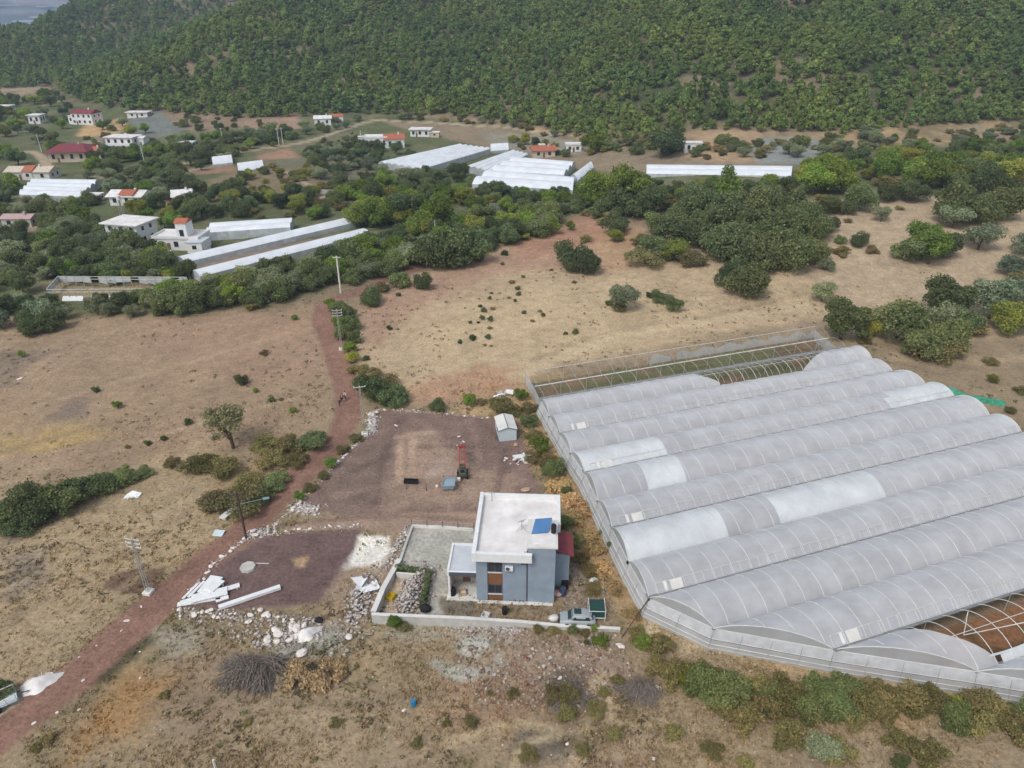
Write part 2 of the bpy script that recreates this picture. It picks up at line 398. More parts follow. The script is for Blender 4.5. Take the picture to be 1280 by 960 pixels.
for q, w_, c_, o_ in [([(0, 566), (150, 524), (300, 476), (400, 432)], .5, (140, 118, 98), .5), ([(0, 520), (120, 486), (280, 440), (390, 410)], .6, (186, 160, 128), .45), ([(40, 590), (180, 552), (280, 520), (400, 490)], .45, (188, 164, 130), .5),
                 ([(60, 440), (200, 408), (330, 396)], .5, (142, 120, 100), .45), ([(0, 740), (100, 690), (220, 630), (290, 585)], .45, (190, 168, 134), .5), ([(0, 780), (90, 735), (200, 660), (300, 600)], .5, (146, 126, 100), .5), ([(20, 820), (120, 760), (210, 690)], .4, (184, 160, 126), .45),
                 ([(470, 430), (560, 400), (680, 372), (800, 360)], .5, (168, 144, 112), .5), ([(500, 460), (600, 425), (720, 395), (880, 372)], .5, (206, 182, 146), .5), ([(560, 380), (640, 352), (740, 345)], .5, (168, 138, 110), .45), ([(300, 930), (420, 900), (560, 880), (660, 872)], .35, (178, 156, 122), .5),
                 ([(180, 880), (300, 872), (430, 880), (540, 862)], .3, (130, 112, 86), .5), ([(700, 955), (820, 930), (960, 940), (1100, 925)], .35, (182, 160, 128), .5), ([(1040, 300), (1140, 285), (1260, 268)], .6, (200, 176, 142), .5), ([(1020, 390), (1120, 372), (1240, 330)], .5, (164, 142, 114), .5)]:
    road(q, [w_], c_, feather=1.4, noise=.5, op=o_)
# right-hand side
area([(990, 252), (1280, 238), (1420, 240), (1420, 420), (1060, 428), (1010, 340)], (186, 162, 130), feather=6)
road([(990, 350), (1100, 330), (1200, 320), (1290, 300)], [1.2], (168, 146, 118), feather=2, op=.6)
area([(1075, 425), (1420, 430), (1420, 620), (1280, 560), (1180, 480)], (152, 132, 102), feather=5, op=.8)
road([(1120, 446), (1200, 452), (1290, 448)], [1.3], (180, 156, 122), feather=1.5, op=.8)
area([(800, 880), (1000, 905), (1290, 960), (900, 965)], (158, 138, 108), feather=5, op=.6)
area([(950, 920), (1060, 900), (1110, 930), (1030, 970)], (170, 150, 122), feather=4, op=.7)
# village valley
vil = [(-60, 112), (60, 125), (300, 146), (470, 138), (620, 155), (770, 190), (1010, 192), (1280, 175), (1400, 175), (1400, 236), (1050, 250), (880, 258), (740, 262), (640, 300), (480, 345), (330, 378), (180, 392), (-60, 392)]
area(vil, (120, 118, 84), feather=10, noise=2)
area(vil, (96, 106, 62), feather=10, noise=2, patchy=.45, op=.8)
for q, c in [([(95, 170), (110, 153), (150, 148), (160, 152), (150, 166), (115, 172)], (202, 164, 108)), ([(155, 165), (165, 145), (200, 138), (245, 136), (240, 160), (200, 172)], (126, 132, 124)),
             ([(200, 140), (250, 126), (330, 138), (330, 160), (240, 165)], (150, 128, 102)), ([(300, 152), (370, 142), (380, 160), (320, 168)], (172, 140, 116)),
             ([(320, 195), (360, 185), (385, 205), (400, 225), (350, 215)], (172, 132, 102)), ([(210, 212), (290, 206), (300, 212), (230, 220)], (164, 126, 100)),
             ([(330, 200), (470, 190), (480, 235), (400, 245), (350, 240)], (122, 118, 92)), ([(300, 210), (400, 212), (390, 250), (260, 250), (260, 225)], (138, 122, 92)),
             ([(470, 150), (620, 158), (770, 190), (1000, 198), (960, 222), (760, 215), (640, 190), (520, 165)], (150, 132, 106)),
             ([(880, 165), (950, 160), (970, 200), (900, 205), (850, 195)], (178, 148, 114)), ([(930, 185), (950, 172), (1000, 172), (1040, 180), (1010, 205), (950, 205)], (146, 150, 144)),
             ([(600, 165), (690, 168), (750, 185), (700, 195), (620, 185)], (150, 144, 124)), ([(560, 240), (620, 222), (650, 232), (600, 250)], (156, 130, 94)),
             ([(0, 100), (55, 98), (50, 112), (0, 115)], (172, 148, 120)), ([(45, 122), (80, 112), (85, 122), (55, 132)], (182, 154, 124)),
             ([(30, 280), (65, 280), (60, 345), (35, 340)], (160, 136, 106)), ([(60, 352), (240, 355), (230, 372), (60, 374)], (158, 140, 104)),
             ([(0, 300), (30, 300), (20, 330), (0, 330)], (160, 134, 108)), ([(205, 325), (470, 290), (460, 302), (250, 352)], (150, 130, 112)),
             ([(390, 235), (420, 232), (425, 250), (385, 252)], (160, 158, 152)), ([(100, 178), (128, 172), (130, 190), (100, 190)], (160, 146, 126))]:
    area(q, c, feather=4, noise=1)
for q, w in [([(205, 208), (300, 190), (380, 178), (430, 162), (458, 153), (480, 150)], 1.9), ([(470, 150), (560, 154), (640, 160), (720, 168), (840, 160)], 1.5),
             ([(10, 195), (40, 190), (55, 200), (60, 215), (70, 222)], 2.2), ([(270, 208), (210, 216), (120, 222)], 1.6), ([(360, 215), (385, 232), (405, 250)], 1.2)]:
    road(q, [w], (186, 164, 136), feather=2, noise=.4, name='village_lane')
# hillside soil under the forest
t = sst((r_ - np.where(foot_r > 700, 745, foot_r) + 6) / 16)
fs = np.tile(col(104, 100, 68), (X.size, 1)); fs = mix(fs, col(80, 88, 54), sst((n4 - .45) / .2)); fs = mix(fs, col(142, 124, 98), .85 * sst((n2 - .50) / .12))
D = D * (1 - t[:, None]) + fs * t[:, None]
NAMES.append('hillside'); REG[(t > .5)] = NAMES.index('hillside')
t = sst((r_ - 1300) / 400); dm = mix(np.tile(col(104, 118, 108), (X.size, 1)), col(196, 188, 178), sst((fbm(X, Y, 420, 5, 2) - .52) / .1))
D = D * (1 - t[:, None]) + dm * t[:, None]
NAMES.append('far_mountains'); REG[r_ > 1300] = NAMES.index('far_mountains')
# dirt tracks and yards near the house
area([(225, 740), (330, 640), (440, 535), (470, 520), (462, 545), (350, 640), (250, 735)], (124, 112, 78), feather=2, op=.6)
road([(-60, 960), (40, 886), (104, 838), (160, 786), (248, 711), (315, 655), (372, 598), (418, 553), (436, 515), (428, 460), (412, 420), (403, 396), (415, 376), (450, 364), (500, 342), (545, 328)],
     [2.5, 2.6, 2.4, 2.3, 2.2, 2.3, 2.3, 2.2, 2.0], (148, 110, 93), feather=1.1, noise=.35, name='dirt_road')
road([(40, 873), (160, 776), (248, 703), (315, 648), (372, 592), (410, 553), (428, 515)], [.35], (138, 102, 88), feather=.8, noise=.2, op=.6)
road([(40, 897), (160, 795), (250, 716), (318, 660), (378, 601), (424, 556), (441, 515)], [.35], (138, 102, 88), feather=.8, noise=.2, op=.5)
road([(400, 395), (412, 420), (432, 470), (440, 520)], [1.3], (164, 122, 102), feather=1.6, noise=.6, op=.3)
road([(130, 848), (160, 822), (185, 802)], [.5], (92, 84, 62), feather=1, noise=.4, op=.9)
up = [(372, 636), (400, 602), (470, 534), (474, 513), (560, 517), (618, 522), (650, 528), (662, 580), (676, 615), (600, 640), (520, 642), (450, 646)]
area(up, (138, 112, 102), feather=1, noise=.25, name='gravel_yard')
area([(470, 610), (492, 560), (500, 540), (545, 545), (590, 580), (640, 600), (640, 625), (480, 640)], (170, 142, 120), feather=3, noise=1, op=.8)
area([(400, 612), (450, 560), (500, 535), (500, 600), (450, 640)], (128, 108, 96), feather=4, noise=1, op=.7)
area([(520, 575), (560, 565), (570, 590), (530, 600)], (180, 156, 142), feather=2, noise=1, op=.8, patchy=.4)
for q, w_, c_ in [([(560, 640), (560, 590), (545, 545), (520, 525)], .5, (168, 142, 122)), ([(590, 640), (600, 580), (590, 535)], .5, (162, 136, 118)), ([(420, 620), (500, 605), (600, 612), (650, 600)], .6, (158, 132, 114)), ([(470, 630), (480, 570), (500, 525)], .4, (108, 86, 80)), ([(620, 620), (630, 560), (600, 525)], .4, (106, 84, 78)), ([(440, 590), (520, 560), (620, 560)], .4, (108, 88, 80)), ([(345, 690), (400, 690), (440, 680)], .4, (136, 112, 104)), ([(290, 730), (350, 715), (420, 725)], .4, (136, 112, 104))]: road(q, [w_], c_, feather=1.3, noise=.5, op=.6)
for q in ([(500, 552), (500, 600)], [(516, 550), (514, 592)], [(495, 547), (540, 540)]): road(q, [.45], (190, 158, 132), feather=.9, noise=.4, op=.7)
area([(340, 662), (450, 645), (520, 640), (600, 642), (596, 658), (516, 656), (500, 668), (450, 660)], (164, 136, 118), feather=1, noise=.3, name='driveway')
road([(345, 656), (450, 647), (520, 646), (590, 650)], [.4], (120, 96, 84), feather=1, noise=.2, op=.6)
area([(222, 760), (262, 714), (325, 670), (452, 660), (446, 700), (402, 752), (300, 764)], (120, 96, 92), feather=1, noise=.3, name='gravel_plot')
area([(335, 690), (400, 672), (440, 690), (420, 735), (350, 740)], (110, 88, 84), feather=4, op=.6)
area([(366, 700), (384, 697), (382, 710), (368, 711)], (182, 150, 110), feather=.8, noise=.5)
area([(443, 668), (495, 666), (491, 692), (474, 710), (438, 709)], (238, 232, 222), feather=1.0, noise=.8)
area([(400, 755), (440, 712), (480, 706), (466, 765), (440, 790), (400, 775)], (170, 146, 122), feather=2, op=.8)
area([(516, 656), (594, 660), (600, 690), (560, 720), (560, 768), (466, 764), (497, 705)], (180, 176, 166), feather=.5, noise=.08, name='courtyard')
area([(530, 665), (590, 668), (570, 690), (520, 700)], (146, 142, 134), feather=2, noise=1, op=.6, patchy=.3)
area([(490, 722), (520, 722), (516, 764), (470, 764)], (190, 166, 138), feather=.6, noise=.6)
area([(556, 750), (700, 756), (762, 768), (775, 786), (560, 770)], (154, 134, 106), feather=.6, noise=.5)
area([(556, 752), (592, 752), (592, 768), (560, 768)], (120, 114, 102), feather=1.2, noise=.6, op=.8)
area([(696, 690), (735, 690), (760, 745), (740, 770), (700, 760)], (152, 134, 116), feather=1.5, noise=.8, op=.9)
area([(648, 480), (668, 490), (720, 590), (770, 690), (812, 765), (850, 800), (800, 812), (770, 770), (725, 680), (690, 600), (655, 540)], (178, 146, 102), feather=2, noise=1, op=.9)
area([(790, 790), (812, 768), (850, 800), (880, 812), (820, 830), (795, 815)], (204, 182, 146), feather=1.5, noise=1, patchy=.5)
area([(880, 800), (1000, 835), (1180, 860), (1280, 885), (1280, 900), (1100, 868), (960, 845)], (184, 156, 116), feather=1.5, noise=.8, op=.9)
area([(340, 785), (400, 780), (440, 790), (420, 815), (350, 818)], (160, 160, 148), feather=2, noise=1, op=.9)
area([(562, 800), (575, 790), (612, 790), (616, 808), (600, 822), (578, 822)], (188, 186, 176), feather=1, noise=.5)
area([(470, 782), (620, 786), (640, 800), (560, 800), (480, 800)], (172, 166, 150), feather=1.5, noise=1, op=.6)
road([(543, 828), (560, 838), (590, 842), (615, 836), (625, 825)], [.6], (178, 174, 162), feather=1, noise=.5)
area([(200, 790), (240, 780), (250, 815), (215, 820)], (166, 158, 144), feather=2, noise=1, op=.6, patchy=.4)
area([(30, 862), (38, 848), (62, 838), (66, 845), (48, 862)], (206, 198, 186), feather=.6, noise=.3)
area([(-20, 905), (0, 888), (26, 870), (22, 878)], (206, 190, 168), feather=.8, noise=.3)
# soil inside the big greenhouse
GA = (math.cos(R(19)), math.sin(R(19))); GB = (math.sin(R(19)), -math.cos(R(19)))
def TS(x, y): return x * GA[0] + y * GA[1], x * GB[0] + y * GB[1]
def XY(t, s): return t * GA[0] + s * GB[0], t * GA[1] + s * GB[1]
_L = [(657, 465), (668, 483), (676, 501), (687, 521), (700, 543), (714, 567), (731, 592), (748, 627), (765, 661), (786, 703), (811, 748), (893, 786), (1043, 813), (1222, 840)]
EAVE = 2.5
PL = [TS(*_flat(a, b, EAVE)) for a, b in _L]
PL.append((PL[-1][0] + 10.5, PL[-1][1] + 6.5)); PL.append((PL[-1][0] + 10, PL[-1][1] + 6.5))
RT = [101.5, 100, 99.5, 99.2, 100.6, 102.4, 103.2, 103.4, 103.4, 103.4, 103.4, 103.4, 103.4, 103.4, 103.4, 103.4]
GFOOT = [XY(*p) for p in PL] + [XY(RT[i], PL[i][1]) for i in reversed(range(len(PL)))]
paint(poly_sd(GFOOT), (138, 112, 86), feather=.6, noise=.1, name='planted_soil')
tt, ss = TS(X, Y)
kb = (REG == NAMES.index('planted_soil')) & (ss < PL[3][1]); D[kb] = mix(D[kb], np.tile(col(108, 112, 72), (kb.sum(), 1)), .85 * sst((n3[kb] - .42) / .16))
rows = .5 + .5 * np.sin(ss * 2 * np.pi / 1.5)
gm = (REG == NAMES.index('planted_soil'))
D[gm] = mix(D[gm], col(96, 92, 62), (sst((rows - .45) / .3) * sst((n2 - .4) / .15))[gm] * .75)
kk = gm & (ss > PL[12][1]) & (ss < PL[13][1]); D[kk] = mix(np.tile(col(150, 104, 66), (kk.sum(), 1)), col(112, 86, 50), sst((n3[kk] - .45) / .2))

lum = (D @ np.array([.25, .65, .1]))[:, None]; D = lum + (D - lum) * .84; D *= np.array([1.01, 1.01, .98])
def build_ground():
    nR, nP = shp
    idx = np.arange(nR * nP).reshape(shp)
    q = np.stack([idx[:-1, :-1], idx[:-1, 1:], idx[1:, 1:], idx[1:, :-1]], -1).reshape(-1, 4)[:, ::-1]
    rg = np.sort(REG[q], 1)[:, 1]
    V = np.stack([X, Y, GZ.ravel()], 1)
    for i, nm in enumerate(NAMES):
        f = q[rg == i]
        if not len(f): continue
        u, inv = np.unique(f, return_inverse=True)
        me = npmesh(nm, V[u], inv.reshape(-1, 4), M['ground'], D[u], smooth=True)
        o = bpy.data.objects.new(nm, me); COL.objects.link(o); o['kind'] = 'structure'
build_ground()
# ------------------------------------------------------------------ the large multi-span greenhouse
def lerp(a, b, t): return a + (b - a) * t
def span_left(k, f): return lerp(PL[k][0], PL[k + 1][0], f)
def span_right(k, f): return lerp(RT[k], RT[k + 1], f)
def arch_pt(k, f, t):  # f 0..1 across the span
    s = lerp(PL[k][1], PL[k + 1][1], f); w = PL[k + 1][1] - PL[k][1]
    z = EAVE + (.235 if k > 1 else .19) * w * (1 - abs(2 * f - 1) ** 2.0) ** .8
    x, y = XY(t, s); return (x, y, z)
FS = [.5 - .5 * math.cos(math.pi * i / 14) for i in range(15)]
def px_t(px, py): return TS(*_flat(px, py, EAVE + 1.2))[0]
# patches of fresh film (span: list of t from/to); span numbers count from the bare end
NEW = {5: [(px_t(724, 568), px_t(800, 556), 1), (px_t(768, 565), px_t(840, 560), 2), (px_t(1100, 492), 200, 2)],
       6: [(px_t(800, 590), px_t(858, 590), 2)], 8: [(px_t(792, 690), px_t(918, 660), 1), (px_t(975, 640), px_t(1108, 610), 2)]}
TORN_SHIFT = 2.5
END = {2: px_t(868, 474)}
TORN = (12, px_t(1178, 805) + TORN_SHIFT)
def make_greenhouse():
    root = empty('greenhouse', (*XY(*PL[8]), 0))
    tag(root, 'large multi span plastic greenhouse with grey arched roofs to the right of the grey house', 'greenhouse')
    off = Vector(root.location)
    def add(nm, mb, mat, par=None, sm=False):
        mb.v = [tuple(Vector(p) - off) for p in mb.v]; return obj(nm, mb, mat, par or root, sm)
    T0 = .15
    for k in range(2, 15):
        f_mb = MB(); rb = MB(); nT = 46
        tl = lambda f: span_left(k, f)
        def tr(f):
            v = span_right(k, f)
            if k == 2: v = 101.0
            return v
        grid = {}
        w = PL[k + 1][1] - PL[k][1]
        for i in range(nT + 1):
            for j, f in enumerate(FS):
                a, b = tl(f), tr(f)
                if k == TORN[0]: b = TORN[1] + 1.8 - 6.5 * (1 - f) ** 1.2 + .15 * math.sin(9 * f)
                if k == 2: (a, b, u) = (a, END[2] + 4 * f + .5 * math.sin(9 * f), i / 22) if i <= 22 else (px_t(985, 445) + 10 * (1 - f), b, (i - 23) / 23)
                else: u = i / nT
                t = lerp(a, b, u)
                p = arch_pt(k, f, t)
                sag = .05 * math.sin(t * 2 * math.pi / 2.45) * math.sin(math.pi * f)
                grid[i, j] = ((p[0], p[1], p[2] + sag), t)
        vid = {}; f_a, f_b = f_mb, MB()
        for i in range(nT):
            if k == 2 and i == 23: f_mb = f_b; vid = {}
            for j in range(len(FS) - 1):
                tm = (grid[i, j][1] + grid[i + 1, j + 1][1]) / 2; fm = (FS[j] + FS[j + 1]) / 2
                if k == 2 and i == 22: continue
                mi = 0
                for (a, b, q) in NEW.get(k, []):
                    if a <= tm <= b: mi = 1 if q == 2 or (i % 5) else 1
                ids = []
                for key in ((i, j), (i + 1, j), (i + 1, j + 1), (i, j + 1)):
                    if key not in vid: vid[key] = len(f_mb.v); f_mb.v.append(grid[key][0])
                    ids.append(vid[key])
                f_mb.f.append(tuple(ids)); f_mb.m.append(mi)
        roof = add('roof_span', f_a, [M['filmold'], M['filmnew']], None, True)
        if f_b.v: add('roof_span', f_b, [M['filmold'], M['filmnew']], None, True)
        t = math.ceil(min(tl(0), tl(1)) / 2.45) * 2.45
        while t < 106:
            pts = [Vector(arch_pt(k, f, t)) + Vector((0, 0, .04)) for f in FS if tl(f) - .01 <= t <= tr(f) + .01]
            if len(pts) > 1: rb.path(pts, .042, 4)
            t += 2.45
        for f in (.5,): rb.bar(Vector(arch_pt(k, f, tl(f))) - Vector((0, 0, .12)), Vector(arch_pt(k, f, tr(f))) - Vector((0, 0, .12)), .035, seg=4)
        for tl_ in (tl, tr):
            pts = [Vector(arch_pt(k, f, tl_(f))) + Vector((0, 0, .03)) for f in FS]; rb.path(pts, .05, 5)
        add('arch_ribs', rb, M['steel'], roof) ; COL.objects[-1] if 0 else None
        for tl_ in (tl, tr):
            g = MB(); P = [arch_pt(k, f, tl_(f)) for f in FS]
            for a, b in zip(P, P[1:]): g.quad([(a[0], a[1], EAVE), (b[0], b[1], EAVE), b, a])
            add('end_gable', g, M['filmend'])
        if k % 2 == 1:  # vent ladder along the lower flank
            v = MB(); fs = (.84, .985); a = span_left(k, .9) + 1; b = span_right(k, .9) - .5
            if k == 13: a += 200
            if a < b:
                for f in fs: v.bar(Vector(arch_pt(k, f, a)) + Vector((0, 0, .1)), Vector(arch_pt(k, f, b)) + Vector((0, 0, .1)), .036, seg=4)
                t = a
                while t < b:
                    v.bar(Vector(arch_pt(k, fs[0], t)) + Vector((0, 0, .1)), Vector(arch_pt(k, fs[1], t)) + Vector((0, 0, .1)), .028, seg=4); t += 1.22
                p0 = [Vector(arch_pt(k, f, t)) + Vector((0, 0, .13)) for f in fs for t in (a + 1.9, a + 3.4)]
                vp = add('roof_vent', v, M['steel'])
                mo = MB(); mo.quad([p0[0], p0[1], p0[3], p0[2]]); mo.quad([p0[0] + Vector((-.8, -.2, .02)), p0[0] + Vector((-.4, -.1, .02)), p0[2] + Vector((-.4, -.1, .02)), p0[2] + Vector((-.8, -.2, .02))])
                add('winch_cover', mo, M['offwhite'], vp)
    for k in range(2, 16):
        if k == 14 or k == 15: continue
        g = MB(); a = PL[k][0] - .25; b = RT[k]; s = PL[k][1]
        w = .42 if k % 2 == 0 else .16
        P = []
        for t in (a, b):
            for ds, dz in ((-w, .06), (-w * .5, -.1), (w * .5, -.1), (w, .06)): P.append((*XY(t, s + ds), EAVE + dz + (.34 if k % 2 == 0 else .05)))
        for i in range(3): g.quad([P[i], P[i + 1], P[5 + i], P[4 + i]])
        add('gutter', g, M['gutter'])
    # outer side wall: upper film strip, lower strip, rails and posts
    base = [Vector((*XY(*p), 0)) for p in PL[:15]]
    cen = Vector((55, 85, 0))
    outs = []
    for i, p in enumerate(base):
        n = (p - cen); n.z = 0; n.normalize(); outs.append(p + n * .75)
    up, lo, po, rl, kb = MB(), MB(), MB(), MB(), MB()
    for i in range(2, len(base) - 1):
        a, b, c, d = base[i], base[i + 1], outs[i], outs[i + 1]
        m = 1.25; e = .35
        A1 = a.lerp(c, e); B1 = b.lerp(d, e)
        up.quad([a + Vector((0, 0, EAVE)), b + Vector((0, 0, EAVE)), B1 + Vector((0, 0, m)), A1 + Vector((0, 0, m))])
        lo.quad([A1 + Vector((0, 0, m - .12)), B1 + Vector((0, 0, m - .12)), d + Vector((0, 0, .12)), c + Vector((0, 0, .12))])
        kb.quad([c + Vector((0, 0, .3)), d + Vector((0, 0, .3)), d, c]); kb.quad([c + Vector((0, 0, .3)), c + Vector((0, 0, .3)) * 1 + (a - c) * .3, d + (b - d) * .3 + Vector((0, 0, .3)), d + Vector((0, 0, .3))])
        n = max(2, int((b - a).length / 2.9))
        for z, q in ((EAVE + .02, 0), (m, e), (.7, .7)): rl.bar(a.lerp(c, q) + Vector((0, 0, z)), b.lerp(d, q) + Vector((0, 0, z)), .045, seg=5)
        for j in range(n + (1 if i == len(base) - 2 else 0)):
            q = j / n; p0 = a.lerp(b, q); p1 = c.lerp(d, q)
            po.bar(p0.lerp(p1, -.06) + Vector((0, 0, EAVE)), p0 - Vector((0, 0, .2)), .05, seg=5)
            po.bar(p0.lerp(p1, .05) + Vector((0, 0, EAVE - .2)), p1 + Vector((0, 0, .1)), .03, seg=4)
    add('side_curtain', up, M['filmside']); add('lower_curtain', lo, M['filmend']); add('curtain_rails', rl, M['offwhite'])
    add('wall_posts', po, M['steelgrey']); add('base_kerb', kb, M['concrete'])
    r = MB()
    for i in range(2, 15):
        a = Vector((*XY(RT[i], PL[i][1]), 0)); b = Vector((*XY(RT[i + 1], PL[i + 1][1]), 0))
        r.quad([a + Vector((0, 0, EAVE)), b + Vector((0, 0, EAVE)), b, a])
    add('rear_curtain', r, M['filmend'])
    ip = MB()
    for k in range(3, 15):
        t = PL[k][0] + 6
        while t < 105:
            x, y = XY(t, PL[k][1]); ip.bar((x, y, 0), (x, y, EAVE), .04, seg=4); t += 6
    ip_o = add('inner_posts', ip, M['steelgrey'])
    # dark brace at the bend of the wall, and loose bent ribs in the torn bay
    c = base[10] + Vector((0, 0, EAVE - .1)); g = Vector(W(777, 797)); b = MB(); b.bar(c, g, .075, .06, 7); b.disc(c - Vector((0, 0, .12)), (0, 0, 1), .16, .35, 10)
    add('corner_brace', b, M['pole'])
    c9 = base[9] + Vector((-.15, 0, EAVE - .15)); b = MB(); b.disc(c9, (0, 0, 1), .15, .3, 10); add('post_cap', b, M['black'])
    t = MB(); x0 = px_t(1243, 785)
    p = Vector(arch_pt(12, .12, x0)); q = Vector(arch_pt(12, .3, x0 - 1.2)); q.z = 1.3; t.bar(p, q, .04, seg=5); t.bar(q, Vector(arch_pt(12, .62, x0 + 5)) - Vector((0, 0, .6)), .05, seg=5)
    add('fallen_rib', t, M['offwhite'])
    # roof film furled along the torn bay
    fu = MB()
    for i in range(30):
        t0 = lerp(TORN[1] + 2.5, 105, i / 30); t1 = lerp(TORN[1] + 2.5, 105, (i + 1) / 30)
        fu.quad([arch_pt(12, .9, t0), arch_pt(12, .9, t1), arch_pt(12, 1.0, t1), arch_pt(12, 1.0, t0)])
    fu.path([tuple(Vector(arch_pt(12, .90 + .012 * math.sin(i), lerp(TORN[1] + 1.2, 105, i / 24))) + Vector((0, 0, .05))) for i in range(25)], .11, 6)
    add('furled_film', fu, M['filmnew'])
make_greenhouse()

def make_bare_frame():
    root = empty('hoop_greenhouse', (*XY(*PL[0]), 0)); off = Vector(root.location)
    tag(root, 'bare greenhouse skeleton of steel hoops without film behind the covered greenhouse', 'greenhouse frame')
    def add(nm, mb, mat): mb.v = [tuple(Vector(p) - off) for p in mb.v]; return obj(nm, mb, mat, root)
    gut = MB()
    for k in (0, 1, 2):
        t = PL[k][0]
        while t < RT[k] + .6:
            rb = MB()
            pts = []
            for f in FS:
                if k == 2 and (t < END[2] + 1 or f > .96 or t > px_t(1060, 440)): continue
                p = Vector(arch_pt(k, f, t)); pts.append(p)
            lim = len(pts)
            if k == 0 and rng.random() < .5: lim = 9 + rng.randint(0, 5)
            if k == 0: pts = pts[-lim:]
            if len(pts) > 1: rb.path(pts, .036, 4); add('hoop', rb, M['steelgrey'])
            t += 2.45
    for k in (0, 1, 2):
        a, b = PL[k], RT[k]
        g = MB(); g.bar((*XY(a[0], a[1]), EAVE), (*XY(b, a[1]), EAVE), .11 if k else .05, seg=5)
        add('gutter_rail', g, M['offwhite'])
    for k in (0, 1, 2):
        t = PL[k][0]; 
        while t < RT[k] + .3:
            x, y = XY(t, PL[k][1]); ps = MB(); ps.bar((x, y, gz(x, y) - .2), (x, y, EAVE), .05, seg=5); add('post', ps, M['steelgrey']); t += 2.45 * (1 if k == 0 else 2)
    sk = MB()  # remains of film round the edge
    e = [Vector((*XY(PL[i][0], PL[i][1]), 0)) for i in (0, 1, 2)]
    for a, b in zip(e, e[1:]): sk.quad([a + Vector((0, 0, 2.3)), b + Vector((0, 0, 2.3)), b, a])
    add('film_skirt', sk, M['filmend']); sk = MB()
    a = Vector((*XY(64, PL[0][1]), 0)); b = Vector((*XY(RT[0], PL[0][1]), 0)); n = 26
    for i in range(n):
        p = a.lerp(b, i / n); q = a.lerp(b, (i + 1) / n)
        if i in (3,): continue
        h0 = 1.5 + .5 * math.sin(i * 1.7); h1 = 1.5 + .5 * math.sin((i + 1) * 1.7)
        sk.quad([p, q, q + Vector((0, 0, h1)), p + Vector((0, 0, h0))])
    add('film_skirt', sk, M['filmend']); sk = MB()
    r = [Vector((*XY(RT[i], PL[i][1]), 0)) for i in (0, 1, 2)]
    for p, q in zip(r, r[1:]): sk.quad([p, q, q + Vector((0, 0, 1.7)), p + Vector((0, 0, 1.9))])
    add('film_skirt', sk, M['filmend'])
    rd = MB()
    for i in range(46):
        f = rng.random(); t = RT[0] - 1 + rng.uniform(-3, 1); s = lerp(PL[0][1], PL[2][1], f)
        x, y = XY(t, s); rd.bar((x, y, .1), (x + rng.uniform(-1, 1), y + rng.uniform(-1, 1), rng.uniform(1, 2.6)), .04, seg=4)
    add('end_bracing', rd, M['steelgrey'])
make_bare_frame()

